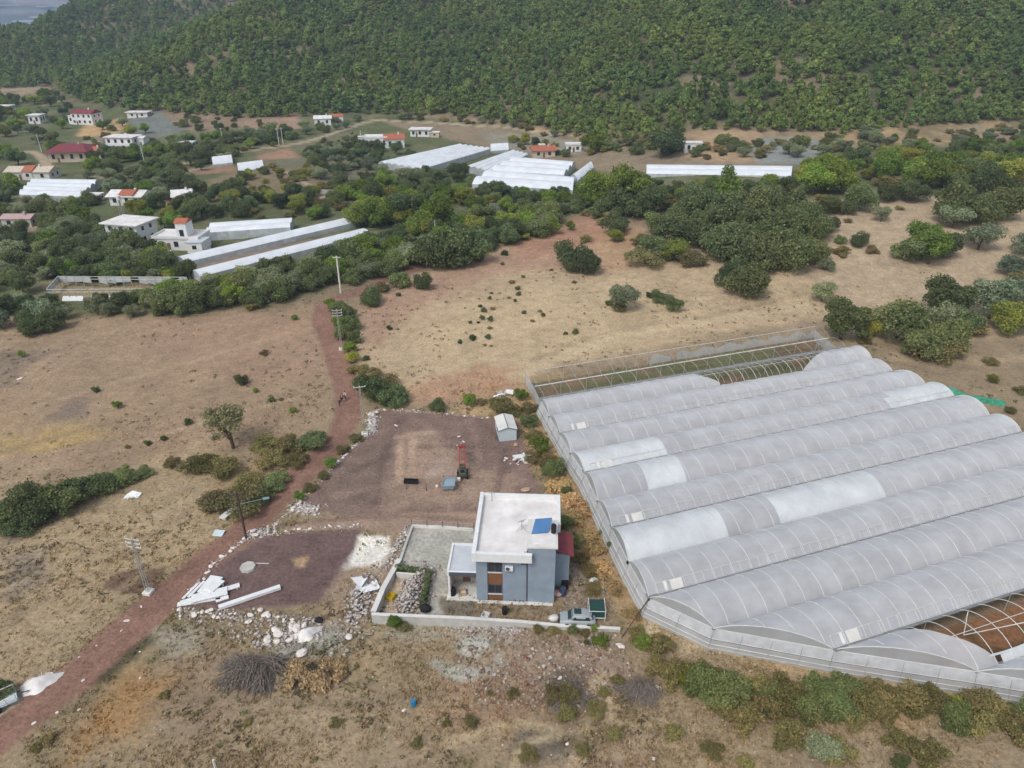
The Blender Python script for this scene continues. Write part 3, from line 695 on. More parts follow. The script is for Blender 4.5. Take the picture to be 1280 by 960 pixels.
# ------------------------------------------------------------------ the grey house
def win(parent, x0, x1, z0, z1, y, panes=2, mat='glass', fr='darkgrey', sill=True):
    g = MB(); g.box(x0, x1, y - .03, y + .05, z0, z1); w = obj('window', g, M[mat], parent)
    f = MB(); t = .06
    f.box(x0 - t, x1 + t, y - .09, y - .031, z1, z1 + t); f.box(x0 - t, x1 + t, y - .09, y - .031, z0 - t, z0)
    f.box(x0 - t, x0, y - .09, y - .031, z0, z1); f.box(x1, x1 + t, y - .09, y - .031, z0, z1)
    for i in range(1, panes):
        c = lerp(x0, x1, i / panes); f.box(c - .03, c + .03, y - .085, y - .031, z0, z1)
    obj('frame', f, M[fr], w)
    if sill:
        s = MB(); s.box(x0 - .12, x1 + .12, y - .2, y - .001, z0 - t - .1, z0 - t - .002); obj('sill', s, M['offwhite'], w)
    return w
def make_house():
    root = empty('grey_house', (0, 60.3, 0), R(-2.9))
    tag(root, 'modern two storey grey rendered house with a flat white roof beside the greenhouse', 'house')
    P = lambda nm, mb, mat, par=None, bv=0: obj(nm, mb, M[mat], par or root, bevel=bv)
    w = MB(); w.box(-3.35, 1.75, .02, 9.2, -.3, 6.75); w.box(1.75, 4.75, 4.2, 9.2, -.3, 6.75); P('wall', w, 'wallgrey')
    # front bay: grey piers standing proud left and right of the brown strip
    w = MB(); w.box(-4.0, -2.75, -.25, .018, -.3, 6.45); w.box(-1.05, 1.75, -.2, .018, -.3, 6.45); P('front_pier', w, 'wallgrey')
    w = MB(); w.box(-2.72, -1.08, -.10, .016, -.1, 1.0); w.box(-2.72, -1.08, -.10, .016, 2.35, 4.2); P('cladding', w, 'wood', None)
    win(root, -2.6, -1.2, 1.1, 2.25, -.06); win(root, -2.6, -1.2, 4.3, 6.2, -.06, 2)
    tw = MB(); tw.box(1.78, 4.78, -.3, 4.18, -.3, 8.0); tower = P('stair_tower', tw, 'wallgrey')
    wn = MB(); wn.box(1.0, 1.6, -.26, -.21, 5.55, 5.8); P('window', wn, 'glass')
    # roof deck with parapet and overhang
    rd = MB(); rd.box(-4.25, 1.77, -.95, 9.9, 6.5, 6.95); rd.box(1.77, 5.25, 4.21, 9.9, 6.5, 6.95); deck = P('roof', rd, 'roofwhite')
    pp = MB(); pw = .32
    pp.box(-4.35, -4.25 + pw, -1.05, 10.0, 6.45, 7.55); pp.box(-4.25 + pw + .002, 2.2, -1.05, -.95 + pw, 6.45, 7.5)
    pp.box(-4.25 + pw + .002, 5.35, 9.9 - pw, 10.0, 6.45, 7.54); pp.box(5.25 - pw, 5.35, 4.3, 9.9 - pw - .002, 6.45, 7.53)
    P('parapet', pp, 'white', deck)
    fl = MB(); fl.box(-4.36, -4.23 + pw, -1.06, 10.01, 7.551, 7.6); fl.box(-4.2 + pw, 2.21, -1.06, -.93 + pw, 7.501, 7.55); P('flashing', fl, 'white', deck)
    tr = MB(); tr.box(1.62, 5.0, -.42, 4.35, 8.001, 8.2); t2 = P('roof', tr, 'offwhite', tower)
    ts = MB(); ts.box(2.2, 4.8, .1, 4.1, 8.201, 8.24); P('roof_slab', ts, 'roofwhite', tower)
    # solar water heater: tilted blue collector and dark tank
    sh = MB(); sh.quad([(2.1, 1.7, 8.35), (3.9, 2.0, 8.35), (4.3, 3.35, 9.3), (2.5, 3.05, 9.3)]); sh.quad([(2.1, 1.75, 8.28), (2.5, 3.1, 9.22), (4.3, 3.4, 9.22), (3.9, 2.05, 8.28)])
    for a, b in (((2.1, 1.7, 8.3), (2.5, 3.05, 9.25)), ((3.9, 2.0, 8.3), (4.3, 3.35, 9.25)), ((2.5, 3.05, 9.25), (4.3, 3.35, 9.25)), ((2.1, 1.7, 8.3), (3.9, 2.0, 8.3))): sh.bar(a, b, .05, seg=4)
    h = P('solar_collector', sh, 'blue'); tk = MB(); tk.bar((4.5, 1.6, 8.75), (4.55, 2.7, 8.75), .3, seg=12); P('tank', tk, 'black', h)
    st = MB()
    for p in ((2.5, 3.05), (4.3, 3.35), (4.5, 1.7), (4.55, 2.6)): st.bar((*p, 8.2), (*p, 9.2 if p[1] > 3 else 8.6), .04, seg=4)
    P('stand', st, 'steel', h)
    # antenna on the deck, small white block, stack on the back parapet
    an = MB(); an.bar((.9, 4.0, 6.95), (.9, 4.0, 8.3), .04, seg=5)
    for i in range(4): an.bar((.9 - .5 + i * .1, 3.6 + i * .25, 8.2 - i * .1), (.9 + .5 - i * .1, 4.3 - i * .2, 8.25), .025, seg=4)
    for q in ((.3, 3.5), (1.5, 3.6), (.8, 4.7)): an.bar((.9, 4.0, 7.6), (*q, 6.96), .025, seg=4)
    P('antenna', an, 'steelgrey')
    b = MB(); b.box(1.35, 1.62, -.3, .35, 6.951, 7.55); P('roof_block', b, 'white')
    b = MB(); b.bar((-2.9, 9.1, 6.95), (-2.9, 9.1, 8.2), .05, seg=6); b.bar((-3.3, 9.1, 8.1), (-2.5, 9.1, 8.15), .03, seg=4); P('vent_pipe', b, 'steelgrey')
    # porch on the left
    pr = MB(); pr.box(-7.2, -3.9, .0, 4.6, 3.62, 3.85); porch = P('porch_roof', pr, 'greyroof')
    pp = MB(); pp.box(-7.32, -7.08, -.12, 4.75, 3.4, 4.02); pp.box(-7.078, -4.02, 4.5, 4.75, 3.4, 4.01); P('parapet', pp, 'white', porch)
    fa = MB(); fa.box(-7.07, -4.02, -.14, .1, 3.35, 3.95); P('fascia', fa, 'darkgrey', porch); fl = MB(); fl.box(-7.07, -4.02, -.13, .1, 3.952, 4.0); P('flashing', fl, 'white', porch)
    wl = MB(); wl.box(-7.1, -6.95, .2, 4.5, -.2, 3.4); wl.box(-7.1, -3.4, 2.6, 2.8, -.2, 3.6); P('porch_wall', wl, 'beige')
    po = MB(); po.box(-7.25, -7.02, -.05, .19, -.2, 3.4); P('porch_post', po, 'white')
    sl = MB(); sl.box(-7.45, -3.9, -.5, 2.6, -.1, .12); sl.box(-3.9, 4.7, -.75, -.3, -.1, .1); P('plinth', sl, 'offwhite')
    d = MB(); d.box(-5.9, -5.0, 2.52, 2.598, .12, 2.2); dr = P('door', d, 'wood'); k = MB(); k.bar((-5.1, 2.45, 1.1), (-5.1, 2.53, 1.1), .04); P('handle', k, 'steel', dr)
    # lean-to on the right with a dark red roof
    l = MB(); l.box(4.76, 6.45, 2.2, 5.3, -.3, 5.1); P('side_wing', l, 'wallgrey')
    rr_ = MB(); P0 = [(4.79, 1.9, 5.75), (6.9, 1.9, 5.12), (6.9, 5.6, 5.12), (4.79, 5.6, 5.75)]
    rr_.quad(P0); rr_.quad([(x, y, z - .1) for x, y, z in reversed(P0)])
    for i in range(4): a, b2 = P0[i], P0[(i + 1) % 4]; rr_.quad([a, (a[0], a[1], a[2] - .1), (b2[0], b2[1], b2[2] - .1), b2])
    P('red_roof', rr_, 'redtile')
    ac = MB(); ac.box(-.75, .15, -.55, -.22, 4.75, 5.4); a = P('air_conditioner', ac, 'white', None, .03)
    fn = MB(); fn.disc((-.45, -.56, 5.08), (0, -1, 0), .24, .02, 16); P('fan_grille', fn, 'darkgrey', a); br = MB(); br.box(-.7, .1, -.5, -.21, 4.66, 4.74); P('bracket', br, 'darkgrey', a)
    dp = MB(); dp.bar((1.66, -.28, .1), (1.66, -.28, 6.4), .05, seg=6); P('downpipe', dp, 'darkgrey')
    return root
make_house()

# courtyard walls (each built on the ground line of the photograph)
def wall_along(name, px, h, th, mat, label, cat='wall', cap=None, z0=-.3, extra=None):
    P = [Vector((*W(a, b)[:2], 0)) for a, b in px]; root = empty(name, P[0]); tag(root, label, cat)
    m = MB(); c = MB(); hs = h if hasattr(h, '__len__') else [h] * len(P)
    nrm = []
    for i, p in enumerate(P):
        d = (P[min(i + 1, len(P) - 1)] - P[max(i - 1, 0)]).normalized(); nrm.append(Vector((-d.y, d.x, 0)))
    for i in range(len(P) - 1):
        a, b = P[i] - P[0], P[i + 1] - P[0]; na, nb = nrm[i] * th / 2, nrm[i + 1] * th / 2; ha, hb = hs[i], hs[i + 1]
        A = [a + na, a - na]; B = [b + nb, b - nb]
        up = lambda v, z: v + Vector((0, 0, z))
        m.quad([up(A[0], z0), up(B[0], z0), up(B[0], hb), up(A[0], ha)]); m.quad([up(B[1], z0), up(A[1], z0), up(A[1], ha), up(B[1], hb)])
        m.quad([up(A[0], ha), up(B[0], hb), up(B[1], hb), up(A[1], ha)])
        if i == 0: m.quad([up(A[0], z0), up(A[0], ha), up(A[1], ha), up(A[1], z0)])
        if i == len(P) - 2: m.quad([up(B[0], z0), up(B[1], z0), up(B[1], hb), up(B[0], hb)])
    obj('wall_body', m, M[mat], root)
    if cap:
        for i in range(len(P) - 1):
            a, b = P[i] - P[0], P[i + 1] - P[0]; na, nb = nrm[i] * (th / 2 + .05), nrm[i + 1] * (th / 2 + .05); ha, hb = hs[i] + .004, hs[i + 1] + .004
            Q = [up(a + na, ha), up(b + nb, hb), up(b - nb, hb), up(a - na, ha)]
            c.quad([q + Vector((0, 0, .08)) for q in Q]); 
            for k in range(4): p, q = Q[k], Q[(k + 1) % 4]; c.quad([p, q, q + Vector((0, 0, .08)), p + Vector((0, 0, .08))])
        obj('coping', c, M[cap], root)
    if extra: extra(root, P)
    return root
wall_along('retaining_wall', [(466, 779), (580, 783), (650, 783), (700, 786), (775, 789)], [1.35, 1.25, .7, .5, .35], .3, 'concrete', 'long pale concrete wall along the near side of the house yard', 'wall', 'offwhite')
wall_along('courtyard_wall', [(468, 776), (480, 745), (500, 706)], [1.35, 1.2, .9], .5, 'concrete', 'thick pale concrete wall down the left side of the courtyard', 'wall', 'offwhite')
wall_along('low_wall', [(500, 704), (508, 680), (516, 658)], .35, .3, 'concrete', 'low kerb wall beside heaped rubble on the courtyard upper left edge')
def rails(root, P):
    a, b = P[0] - P[0], P[-1] - P[0]; n = 4
    for i in range(n + 1):
        q = a.lerp(b, i / n); m = MB(); m.box(q.x - .04, q.x + .04, q.y - .04, q.y + .04, .4, 1.3); obj('post', m, M['darkgrey'], root)
    m = MB(); m.bar(a + Vector((0, 0, 1.2)), b + Vector((0, 0, 1.2)), .02, seg=4); m.bar(a + Vector((0, 0, .8)), b + Vector((0, 0, .8)), .015, seg=4); obj('rail', m, M['steelgrey'], root)
wall_along('fence_wall', [(515, 659), (560, 661), (592, 664)], .4, .22, 'offwhite', 'low white wall with thin posts closing the courtyard towards the driveway', 'wall', None, -.3, rails)
wall_along('garden_wall', [(496, 722), (523, 724)], .8, .25, 'offwhite', 'short white wall in front of the clipped green hedge')
wall_along('inner_wall', [(503, 769), (521, 726)], .45, .2, 'concrete', 'low inner wall between sandy strip and rubble heap in courtyard')
# ------------------------------------------------------------------ things in the yard
def at(px, py): return W(px, py)
def cabin():
    x, y, z = at(635, 551); r = empty('prefab_cabin', (x, y, z), R(10)); tag(r, 'small pale prefab cabin with gabled white roof at the back of the gravel yard', 'cabin')
    w, d, h = 1.35, 4.2, 2.0
    b = MB(); b.prism([(-w, .0), (w, .0), (w, h), (0, h + .42), (-w, h)], 0, d); obj('wall', b, M['paleblue'], r)
    t = MB()
    for s in (-1, 1):
        a = [(0, h + .5), (s * (w + .15), h + .02), (s * (w + .15), h - .05), (0, h + .42)]; t.prism(a, -.15, d + .15)
    rf = obj('roof', t, M['offwhite'], r)
    e = MB(); e.prism([(-.05, h + .5), (.05, h + .5), (.05, h + .55), (-.05, h + .55)], -.16, d + .16); obj('ridge_cap', e, M['darkgrey'], rf)
    for s in (-1, 1): e = MB(); e.bar((0, -.17, h + .47), (s * (w + .15), -.17, h), .04, seg=4); obj('barge_board', e, M['darkgrey'], rf)
    b = MB(); b.box(-w - .1, w + .1, -.05, d + .05, -.15, .0); obj('skid_base', b, M['darkgrey'], r)
    g = MB(); g.box(-w - .03, -w - .002, 1.2, 2.1, .9, 1.6); wn = obj('window', g, M['glass'], r); 
cabin()
def skip():
    x, y, z = at(561, 611); r = empty('steel_hopper', (x, y, z), R(4)); tag(r, 'blue grey slanted steel hopper standing beside the red machine', 'hopper')
    b = MB(); P0 = [(-.9, -.7), (.85, -.7), (.95, .8), (-.55, .7)]; z0, z1 = .3, 1.1
    lo = [(x * .8, y * .8, z0) for x, y in P0]; up = [(x, y, z1 + (.25 if y > 0 else -.1)) for x, y in P0]
    for i in range(4): j = (i + 1) % 4; b.quad([lo[i], lo[j], up[j], up[i]])
    b.quad(list(reversed(lo))); obj('body', b, M['bluegrey'], r)
    t = MB(); t.quad([(a, c, e - .12) for a, c, e in up]); t.path(up + [up[0]], .045, 5); obj('lid', t, M['bluegrey'], r)
    l = MB()
    for x, y in P0: l.bar((x * .75, y * .75, 0), (x * .75, y * .75, .35), .05)
    obj('legs', l, M['darkgrey'], r)
skip()
def machine():
    x, y, z = at(578, 602); r = empty('loader_tractor', (x, y, z), R(4)); tag(r, 'small dark tractor with a long red twin boom parked on the gravel yard', 'tractor')
    b = MB(); b.box(-.45, .55, .3, 2.2, .55, 1.15); b.box(-.3, .45, 1.5, 2.4, 1.15, 1.5); obj('body', b, M['olivepaint'], r, bevel=.06)
    for sx in (-.62, .72):
        w = MB(); w.disc((sx - .13, .75, .55), (1, 0, 0), .55, .26, 18); t = obj('wheel', w, M['black'], r); h = MB(); h.disc((sx - .15, .75, .55), (1, 0, 0), .25, .3, 12); obj('rim', h, M['steelgrey'], t)
        w = MB(); w.disc((sx - .08, 2.1, .35), (1, 0, 0), .35, .18, 16); t = obj('wheel', w, M['black'], r); h = MB(); h.disc((sx - .1, 2.1, .35), (1, 0, 0), .16, .22, 10); obj('rim', h, M['steelgrey'], t)
    s = MB(); s.box(-.2, .3, .55, 1.0, 1.15, 1.25); s.box(-.2, .3, .5, .58, 1.2, 1.65); obj('seat', s, M['black'], r)
    c = MB(); c.box(-.75, -.25, -.35, .15, .25, .75); obj('white_canister', c, M['offwhite'], r, bevel=.08)
    for sx in (-.32, .38):
        a = MB(); a.box(sx - .1, sx + .1, 1.6, 1.85, 1.0, 1.9); a.bar((sx, 1.7, 1.8), (sx - .02, 4.6, 2.6), .12, seg=4); a.bar((sx - .02, 4.6, 2.6), (sx - .03, 6.2, 2.0), .11, seg=4); obj('boom_arm', a, M['red'], r)
    x2 = MB()
    for q in (2.6, 4.0, 5.6): x2.bar((-.34, q, 2.1 + .28 * (min(q, 4.6) - 2.6) - (.35 if q > 4.6 else 0)), (.38, q, 2.1 + .28 * (min(q, 4.6) - 2.6) - (.35 if q > 4.6 else 0)), .06, seg=4)
    obj('cross_brace', x2, M['red'], r)
    f = MB(); f.box(-.5, .5, 6.1, 6.3, 1.75, 2.15); obj('fork_carriage', f, M['red'], r)
machine()
def trough():
    x, y, z = at(514, 604); r = empty('feeding_trough', (x, y, z), R(-3)); tag(r, 'long black trough lying on the tracked gravel yard', 'trough')
    b = MB(); b.box(-.95, .95, -.3, .3, .12, .2)
    for q in ((-.95, .95, -.32, -.26), (-.95, .95, .26, .32), (-1.0, -.94, -.32, .32), (.94, 1.0, -.32, .32)): b.box(*q, .12, .6)
    obj('tub', b, M['black'], r)
    for sx in (-.8, .8): l = MB(); l.box(sx - .05, sx + .05, -.3, .3, 0, .12); obj('leg', l, M['darkgrey'], r)
trough()
def stake(px, py, h, mat, name, label, cat, lean=(0, 0), r=.06):
    x, y, z = at(px, py); m = MB(); m.bar((0, 0, -.2), (lean[0], lean[1], h), r, r * .8, 6); m.box(-r * 1.3, r * 1.3, -r * 1.3, r * 1.3, -.1, .08)
    o = obj(name, m, M[mat]); o.location = (x, y, z); return tag(o, label, cat)
stake(533, 613, 1.1, 'pole', 'timber_stake', 'short brown stake standing right of the black trough', 'stake')
stake(508, 611, .9, 'pole', 'timber_stake', 'short brown stake standing in front of the black trough', 'stake')
stake(270, 962, 1.35, 'offwhite', 'marker_post', 'white concrete marker post in dry grass at the bottom edge', 'post', r=.13)
stake(336, 664, .9, 'offwhite', 'gate_post', 'white gate post, the left one of the pair where the driveway leaves the dirt road', 'post', r=.16)
stake(344, 664, .9, 'offwhite', 'gate_post', 'white gate post, the right one of the pair where the driveway leaves the dirt road', 'post', r=.16)
stake(335, 377, 2.6, 'offwhite', 'marker_post', 'broad white stub post at the far edge of the left field', 'post', r=.35)

def car():
    x, y, z = at(722, 778); r = empty('parked_car', (x, y, z), R(-2)); tag(r, 'silver car with dark green glass parked behind the retaining wall right of the house', 'car')
    # body: sections along x (length), rounded across y
    secs = [(-1.95, .75, .45, .72), (-1.85, .8, .38, .86), (-1.4, .86, .34, .98), (-.9, .88, .34, 1.05), (-.2, .88, .34, 1.06), (.8, .88, .34, 1.05), (1.5, .87, .36, 1.02), (1.82, .8, .42, .9), (1.9, .72, .5, .75)]
    def loft(secs, seg=14):
        m = MB(); rings = []
        for (X, hw, z0, z1) in secs:
            rg = []
            for i in range(seg):
                t = 2 * math.pi * i / seg; c, s = math.cos(t), math.sin(t); e = .45
                rg.append(len(m.v)); m.v.append((X, math.copysign(abs(c) ** e, c) * hw, (z0 + z1) / 2 + math.copysign(abs(s) ** e, s) * (z1 - z0) / 2))
            rings.append(rg)
        for a, b in zip(rings, rings[1:]):
            for i in range(seg): j = (i + 1) % seg; m.f.append((a[i], a[j], b[j], b[i])); m.m.append(0)
        m.f.append(tuple(rings[0])); m.m.append(0); m.f.append(tuple(reversed(rings[-1]))); m.m.append(0); return m
    obj('body', loft(secs), M['silver'], r, True)
    obj('cabin_roof', loft([(-.75, .66, .98, 1.42), (-.45, .72, .98, 1.56), (.6, .73, .98, 1.58), (1.25, .7, .98, 1.5), (1.5, .64, .98, 1.3)]), M['silver'], r, True)
    g = MB(); g.quad([(-1.12, -.62, 1.06), (-1.12, .62, 1.06), (-.62, .58, 1.5), (-.62, -.58, 1.5)]); obj('windscreen', g, M['greenglass'], r)
    g = MB(); g.quad([(1.5, .6, 1.05), (1.72, -.6, 1.05), (1.4, -.56, 1.5), (1.2, .56, 1.52)]); obj('rear_window', g, M['greenglass'], r)
    for s in (-1, 1):
        g = MB(); g.quad([(-.62, s * .76, 1.06), (1.3, s * .76, 1.06), (1.15, s * .69, 1.45), (-.42, s * .69, 1.46)]); obj('side_window', g, M['greenglass'], r)
    sr = MB(); sr.box(-.45, .35, -.3, .5, 1.583, 1.6); obj('sunroof', sr, M['greenglass'], r, bevel=.01)
    for sx in (-1.22, 1.18):
        for s in (-1, 1):
            w = MB(); w.disc((sx, s * .86 - .1, .32), (0, 1, 0), .32, .2, 18); t = obj('wheel', w, M['black'], r); h = MB(); h.disc((sx, s * .86 - .11, .32), (0, 1, 0), .18, .22, 12); obj('rim', h, M['steelgrey'], t)
    for s in (-1, 1): l = MB(); l.box(-1.93, -1.8, s * .58 - .14, s * .58 + .14, .66, .8); obj('headlight', l, M['paleblue'], r, bevel=.03)
    b = MB(); b.box(-2.02, -1.9, -.6, .6, .36, .52); b.box(1.84, 1.97, -.6, .6, .4, .56); obj('bumper', b, M['darkgrey'], r, bevel=.03)
car()
def cage():
    x, y, z = at(746, 777); r = empty('mesh_cage', (x, y, z), R(-2)); tag(r, 'dark green mesh cage on pale legs right of the silver car', 'cage')
    b = MB(); b.box(-.85, .85, 0, 1.9, .55, 1.5); obj('mesh_panel', b, M['darkteal'], r, bevel=.12)
    f = MB()
    for sx in (-.88, .88):
        for sy in (-.03, 1.93): f.bar((sx, sy, 0), (sx, sy, 1.6), .05, seg=5)
        f.bar((sx, -.03, 1.58), (sx, 1.93, 1.58), .04, seg=4)
    f.bar((-.88, -.03, .55), (.88, -.03, .55), .06, seg=4); f.bar((-.88, -.03, 1.55), (.88, -.03, 1.55), .04, seg=4)
    obj('frame', f, M['offwhite'], r)
cage()
def junk(px, py, kind, mat, s, label, cat, name):
    x, y, z = at(px, py); m = MB()
    if kind == 'sack':
        for i in range(7):
            pass
        bm_ = MB(); n = 10
        for i in range(n):
            for j in range(6):
                t = 2 * math.pi * i / n; u = math.pi * (j + .0) / 5; rr2 = (math.sin(u) ** .6) * s * (.8 + .25 * rng.random())
                bm_.v.append((math.cos(t) * rr2, math.sin(t) * rr2 * .8, s * .75 * (1 - math.cos(u)) * .6))
        for i in range(n):
            for j in range(5): a = i * 6 + j; b = ((i + 1) % n) * 6 + j; bm_.f.append((a, b, b + 1, a + 1)); bm_.m.append(0)
        m = bm_
    elif kind == 'barrel':
        m.bar((0, 0, 0), (0, 0, s * 1.5), s * .5, s * .5, 14)
        for q in (.35, .75, 1.15): m.bar((0, 0, s * q), (0, 0, s * (q + .06)), s * .53, seg=14)
        m.bar((s * .2, 0, s * 1.5), (s * .2, 0, s * 1.56), s * .1, seg=8)
    elif kind == 'crate':
        m.box(-s / 2, s / 2, -s / 2, s / 2, 0, .06)
        for k in range(3):
            z0 = .1 + k * s * .2
            m.box(-s / 2, s / 2, -s / 2, -s / 2 + .04, z0, z0 + s * .14); m.box(-s / 2, s / 2, s / 2 - .04, s / 2, z0, z0 + s * .14)
            m.box(-s / 2 - .002, -s / 2 + .04, -s / 2 + .05, s / 2 - .05, z0, z0 + s * .14); m.box(s / 2 - .04, s / 2 + .002, -s / 2 + .05, s / 2 - .05, z0, z0 + s * .14)
    o = obj(name, m, M[mat], smooth=(kind == 'sack')); o.location = (x, y, z); o.rotation_euler = (0, 0, rng.uniform(-.5, .5)); return tag(o, label, cat)
junk(489, 748, 'crate', 'yellow', .85, 'yellow plastic crate on the sandy strip inside the courtyard', 'crate', 'plastic_crate')
junk(517, 882, 'barrel', 'bluepl', .5, 'small bright blue plastic drum lying out in the dry grass', 'drum', 'plastic_drum')
junk(697, 744, 'sack', 'pink', .7, 'pinkish full sack by the right front corner of the grey house', 'sack', 'full_sack')
junk(703, 744, 'barrel', 'clothblue', .75, 'dark blue drum beside the right front corner of the grey house', 'drum', 'metal_drum')
junk(706, 735, 'barrel', 'black', .8, 'black drum beside the side wall of the grey house', 'drum', 'metal_drum')
junk(692, 775, 'sack', 'offwhite', .65, 'white sack beside the front of the silver car', 'sack', 'full_sack')
junk(742, 728, 'sack', 'offwhite', .6, 'white sack on waste ground behind the mesh cage', 'sack', 'full_sack')
junk(566, 744, 'barrel', 'black', .7, 'black drum standing inside the house porch', 'drum', 'metal_drum')
junk(578, 743, 'crate', 'rocktan', .9, 'pale wooden crate standing inside the house porch', 'crate', 'wooden_crate')
junk(631, 767, 'barrel', 'black', .6, 'black drum in front of the brown panelled strip of the grey house', 'drum', 'metal_drum')
junk(607, 772, 'crate', 'white', .8, 'white crate on top edge behind the long retaining wall', 'crate', 'plastic_crate')
junk(532, 763, 'sack', 'black', .8, 'black bag at the lower end of courtyard rubble heap', 'bag', 'rubbish_bag')
junk(399, 777, 'sack', 'black', .55, 'black bag on pale grey ground above the golden brush pile', 'bag', 'rubbish_bag')

# long white boards
brd = [((226, 756), (300, 733), .7, .3, 'longest lower board of the white board stack beside the road'), ((222, 757), (276, 748), .6, .2, 'white board at the bottom edge of the board stack beside the road'), ((240, 752), (285, 741), 1.3, .45, 'wide white sheet in the middle of the board stack beside the road'),
       ((255, 745), (272, 724), 1.6, .5, 'white sheet at the top of the board stack, its end raised beside the stones'), ((262, 742), (277, 729), 1.3, .62, 'short white sheet lying on top of the board stack beside the road'), ((236, 748), (256, 728), .35, .25, 'narrow white board leaning along the white stone row'),
       ((229, 750), (247, 732), .3, .25, 'narrow white batten nearest the dirt road beside the board stack'), ((270, 752), (286, 747), .6, .2, 'short white offcut poking out right of the board stack')]
for a, b, w, h, lab in brd:
    p = Vector(at(*a)); q = Vector(at(*b)); d = q - p; m = MB(); L = d.length
    m.box(0, L, -w / 2, w / 2, h - .12, h); m.box(.25, .4, -w / 2 + .03, w / 2 - .03, 0, h - .122); m.box(L - .4, L - .25, -w / 2 + .03, w / 2 - .03, 0, h - .122)
    o = obj('white_board', m, M['white']); o.location = p; o.rotation_euler = (0, 0, math.atan2(d.y, d.x)); tag(o, lab, 'board', 'white boards stacked by the road')
p = Vector(at(274, 762)); q = Vector(at(351, 736)); d = q - p; m = MB(); m.box(0, d.length, -.28, .28, .1, .5)
for k in range(4): m.box(.5 + k * d.length / 4, .7 + k * d.length / 4, -.2, .2, 0, .098)
o = obj('white_beam', m, M['white'], bevel=.03); o.location = p; o.rotation_euler = (0, 0, math.atan2(d.y, d.x)); tag(o, 'long single white beam lying on dark gravel right of the board stack', 'beam')
x, y, z = at(310, 710); r = empty('concrete_disc', (x, y, z), .3); tag(r, 'grey octagonal concrete lid lying on dark gravel with a rod beside it', 'concrete lid')
m = MB(); m.bar((0, 0, 0), (0, 0, .3), .95, .9, 8); obj('slab', m, M['concrete'], r); m = MB(); m.bar((.9, .5, .1), (2.4, .0, .06), .05); obj('rod', m, M['offwhite'], r)
x, y, z = at(287, 644); m = MB(); m.box(-.45, .45, -1.4, 1.4, .4, .6, rot=-.35); m.box(-.3, .3, -1.1, -.9, 0, .398, rot=-.35, about=(0, 0)); m.box(-.3, .3, .9, 1.1, 0, .398, rot=-.35, about=(0, 0)); o = obj('concrete_slab', m, M['offwhite']); o.location = (x, y, z); tag(o, 'narrow white slab raised on blocks beside the dirt road below the timber pole', 'slab')
x, y, z = at(273, 668); m = MB(); m.quad([(-.7, -.4, .1), (.6, -.5, .05), (.8, .4, .35), (-.5, .5, .4)]); m.quad([(-.7, -.4, 0), (-.5, .5, .3), (.8, .4, .25), (.6, -.5, -.05)]); o = obj('metal_sheet', m, M['paleblue']); o.location = (x, y, z); tag(o, 'pale crumpled metal sheet at the edge of the dirt road', 'metal sheet')
x, y, z = at(165, 622); m = MB(); m.quad([(-1.1, -.3, .1), (.9, -.2, .05), (1.1, .7, .3), (-.2, .9, .55), (-.9, .5, .2)]); m.quad([(-1.1, -.3, 0), (-.9, .5, .05), (-.2, .9, .1), (1.1, .7, .05), (.9, -.2, 0)]); o = obj('white_sheet', m, M['white']); o.location = (x, y, z); tag(o, 'crumpled white sheet lying in the left field near the dark hedge', 'plastic sheet')
# crumpled teal net beside the greenhouse
def net():
    A = [Vector(at(a, b)) for a, b in ((1180, 486), (1205, 497), (1232, 502), (1255, 506))]; m = MB(); n = 26; k = 7; rows = []
    for i in range(n):
        t = i / (n - 1) * 3; j = min(int(t), 2); c = A[j].lerp(A[j + 1], t - j); d = (A[j + 1] - A[j]).normalized(); nn = Vector((-d.y, d.x, 0)); row = []
        for q in range(k):
            u = (q / (k - 1) - .5) * 2; h = .1 + .7 * (1 - u * u) * rng.uniform(.5, 1.1)
            row.append(len(m.v)); m.v.append(tuple(c + nn * u * rng.uniform(.7, 1.3) + Vector((0, 0, h if 0 < q < k - 1 else 0)) - A[0]))
        rows.append(row)
    for a, b in zip(rows, rows[1:]):
        for q in range(k - 1): m.f.append((a[q], a[q + 1], b[q + 1], b[q])); m.m.append(0)
    o = obj('shade_net', m, M['teal']); o.location = A[0]; tag(o, 'crumpled teal shade net lying beyond the far end of the greenhouse', 'net')
net()
# clipped hedge round the courtyard corner (leaf clumps)
# white railing trailer at lower left
def rail_cart():
    x, y, z = at(-10, 888); r = empty('flatbed_trailer', (x, y, z), R(38)); tag(r, 'white railed trailer at the lower left edge beside the dirt road', 'trailer')
    b = MB(); b.box(-1.2, 2.2, -.8, .8, .5, .6); obj('deck', b, M['paleblue'], r)
    for sy in (-.78, .78):
        f = MB()
        for k in range(5): f.bar((-1.15 + k * .82, sy, .6), (-1.15 + k * .82, sy, 1.3), .05, seg=5)
        for zz in (.95, 1.3): f.bar((-1.15, sy, zz), (2.15, sy, zz), .05, seg=5)
        obj('side_rail', f, M['offwhite'], r)
        w = MB(); w.disc((.5, sy * 1.1 - .1, .35), (0, 1, 0), .35, .2, 16); t = obj('wheel', w, M['black'], r)
    d = MB(); d.bar((2.2, 0, .55), (3.2, 0, .4), .06); obj('drawbar', d, M['darkgrey'], r)
rail_cart()
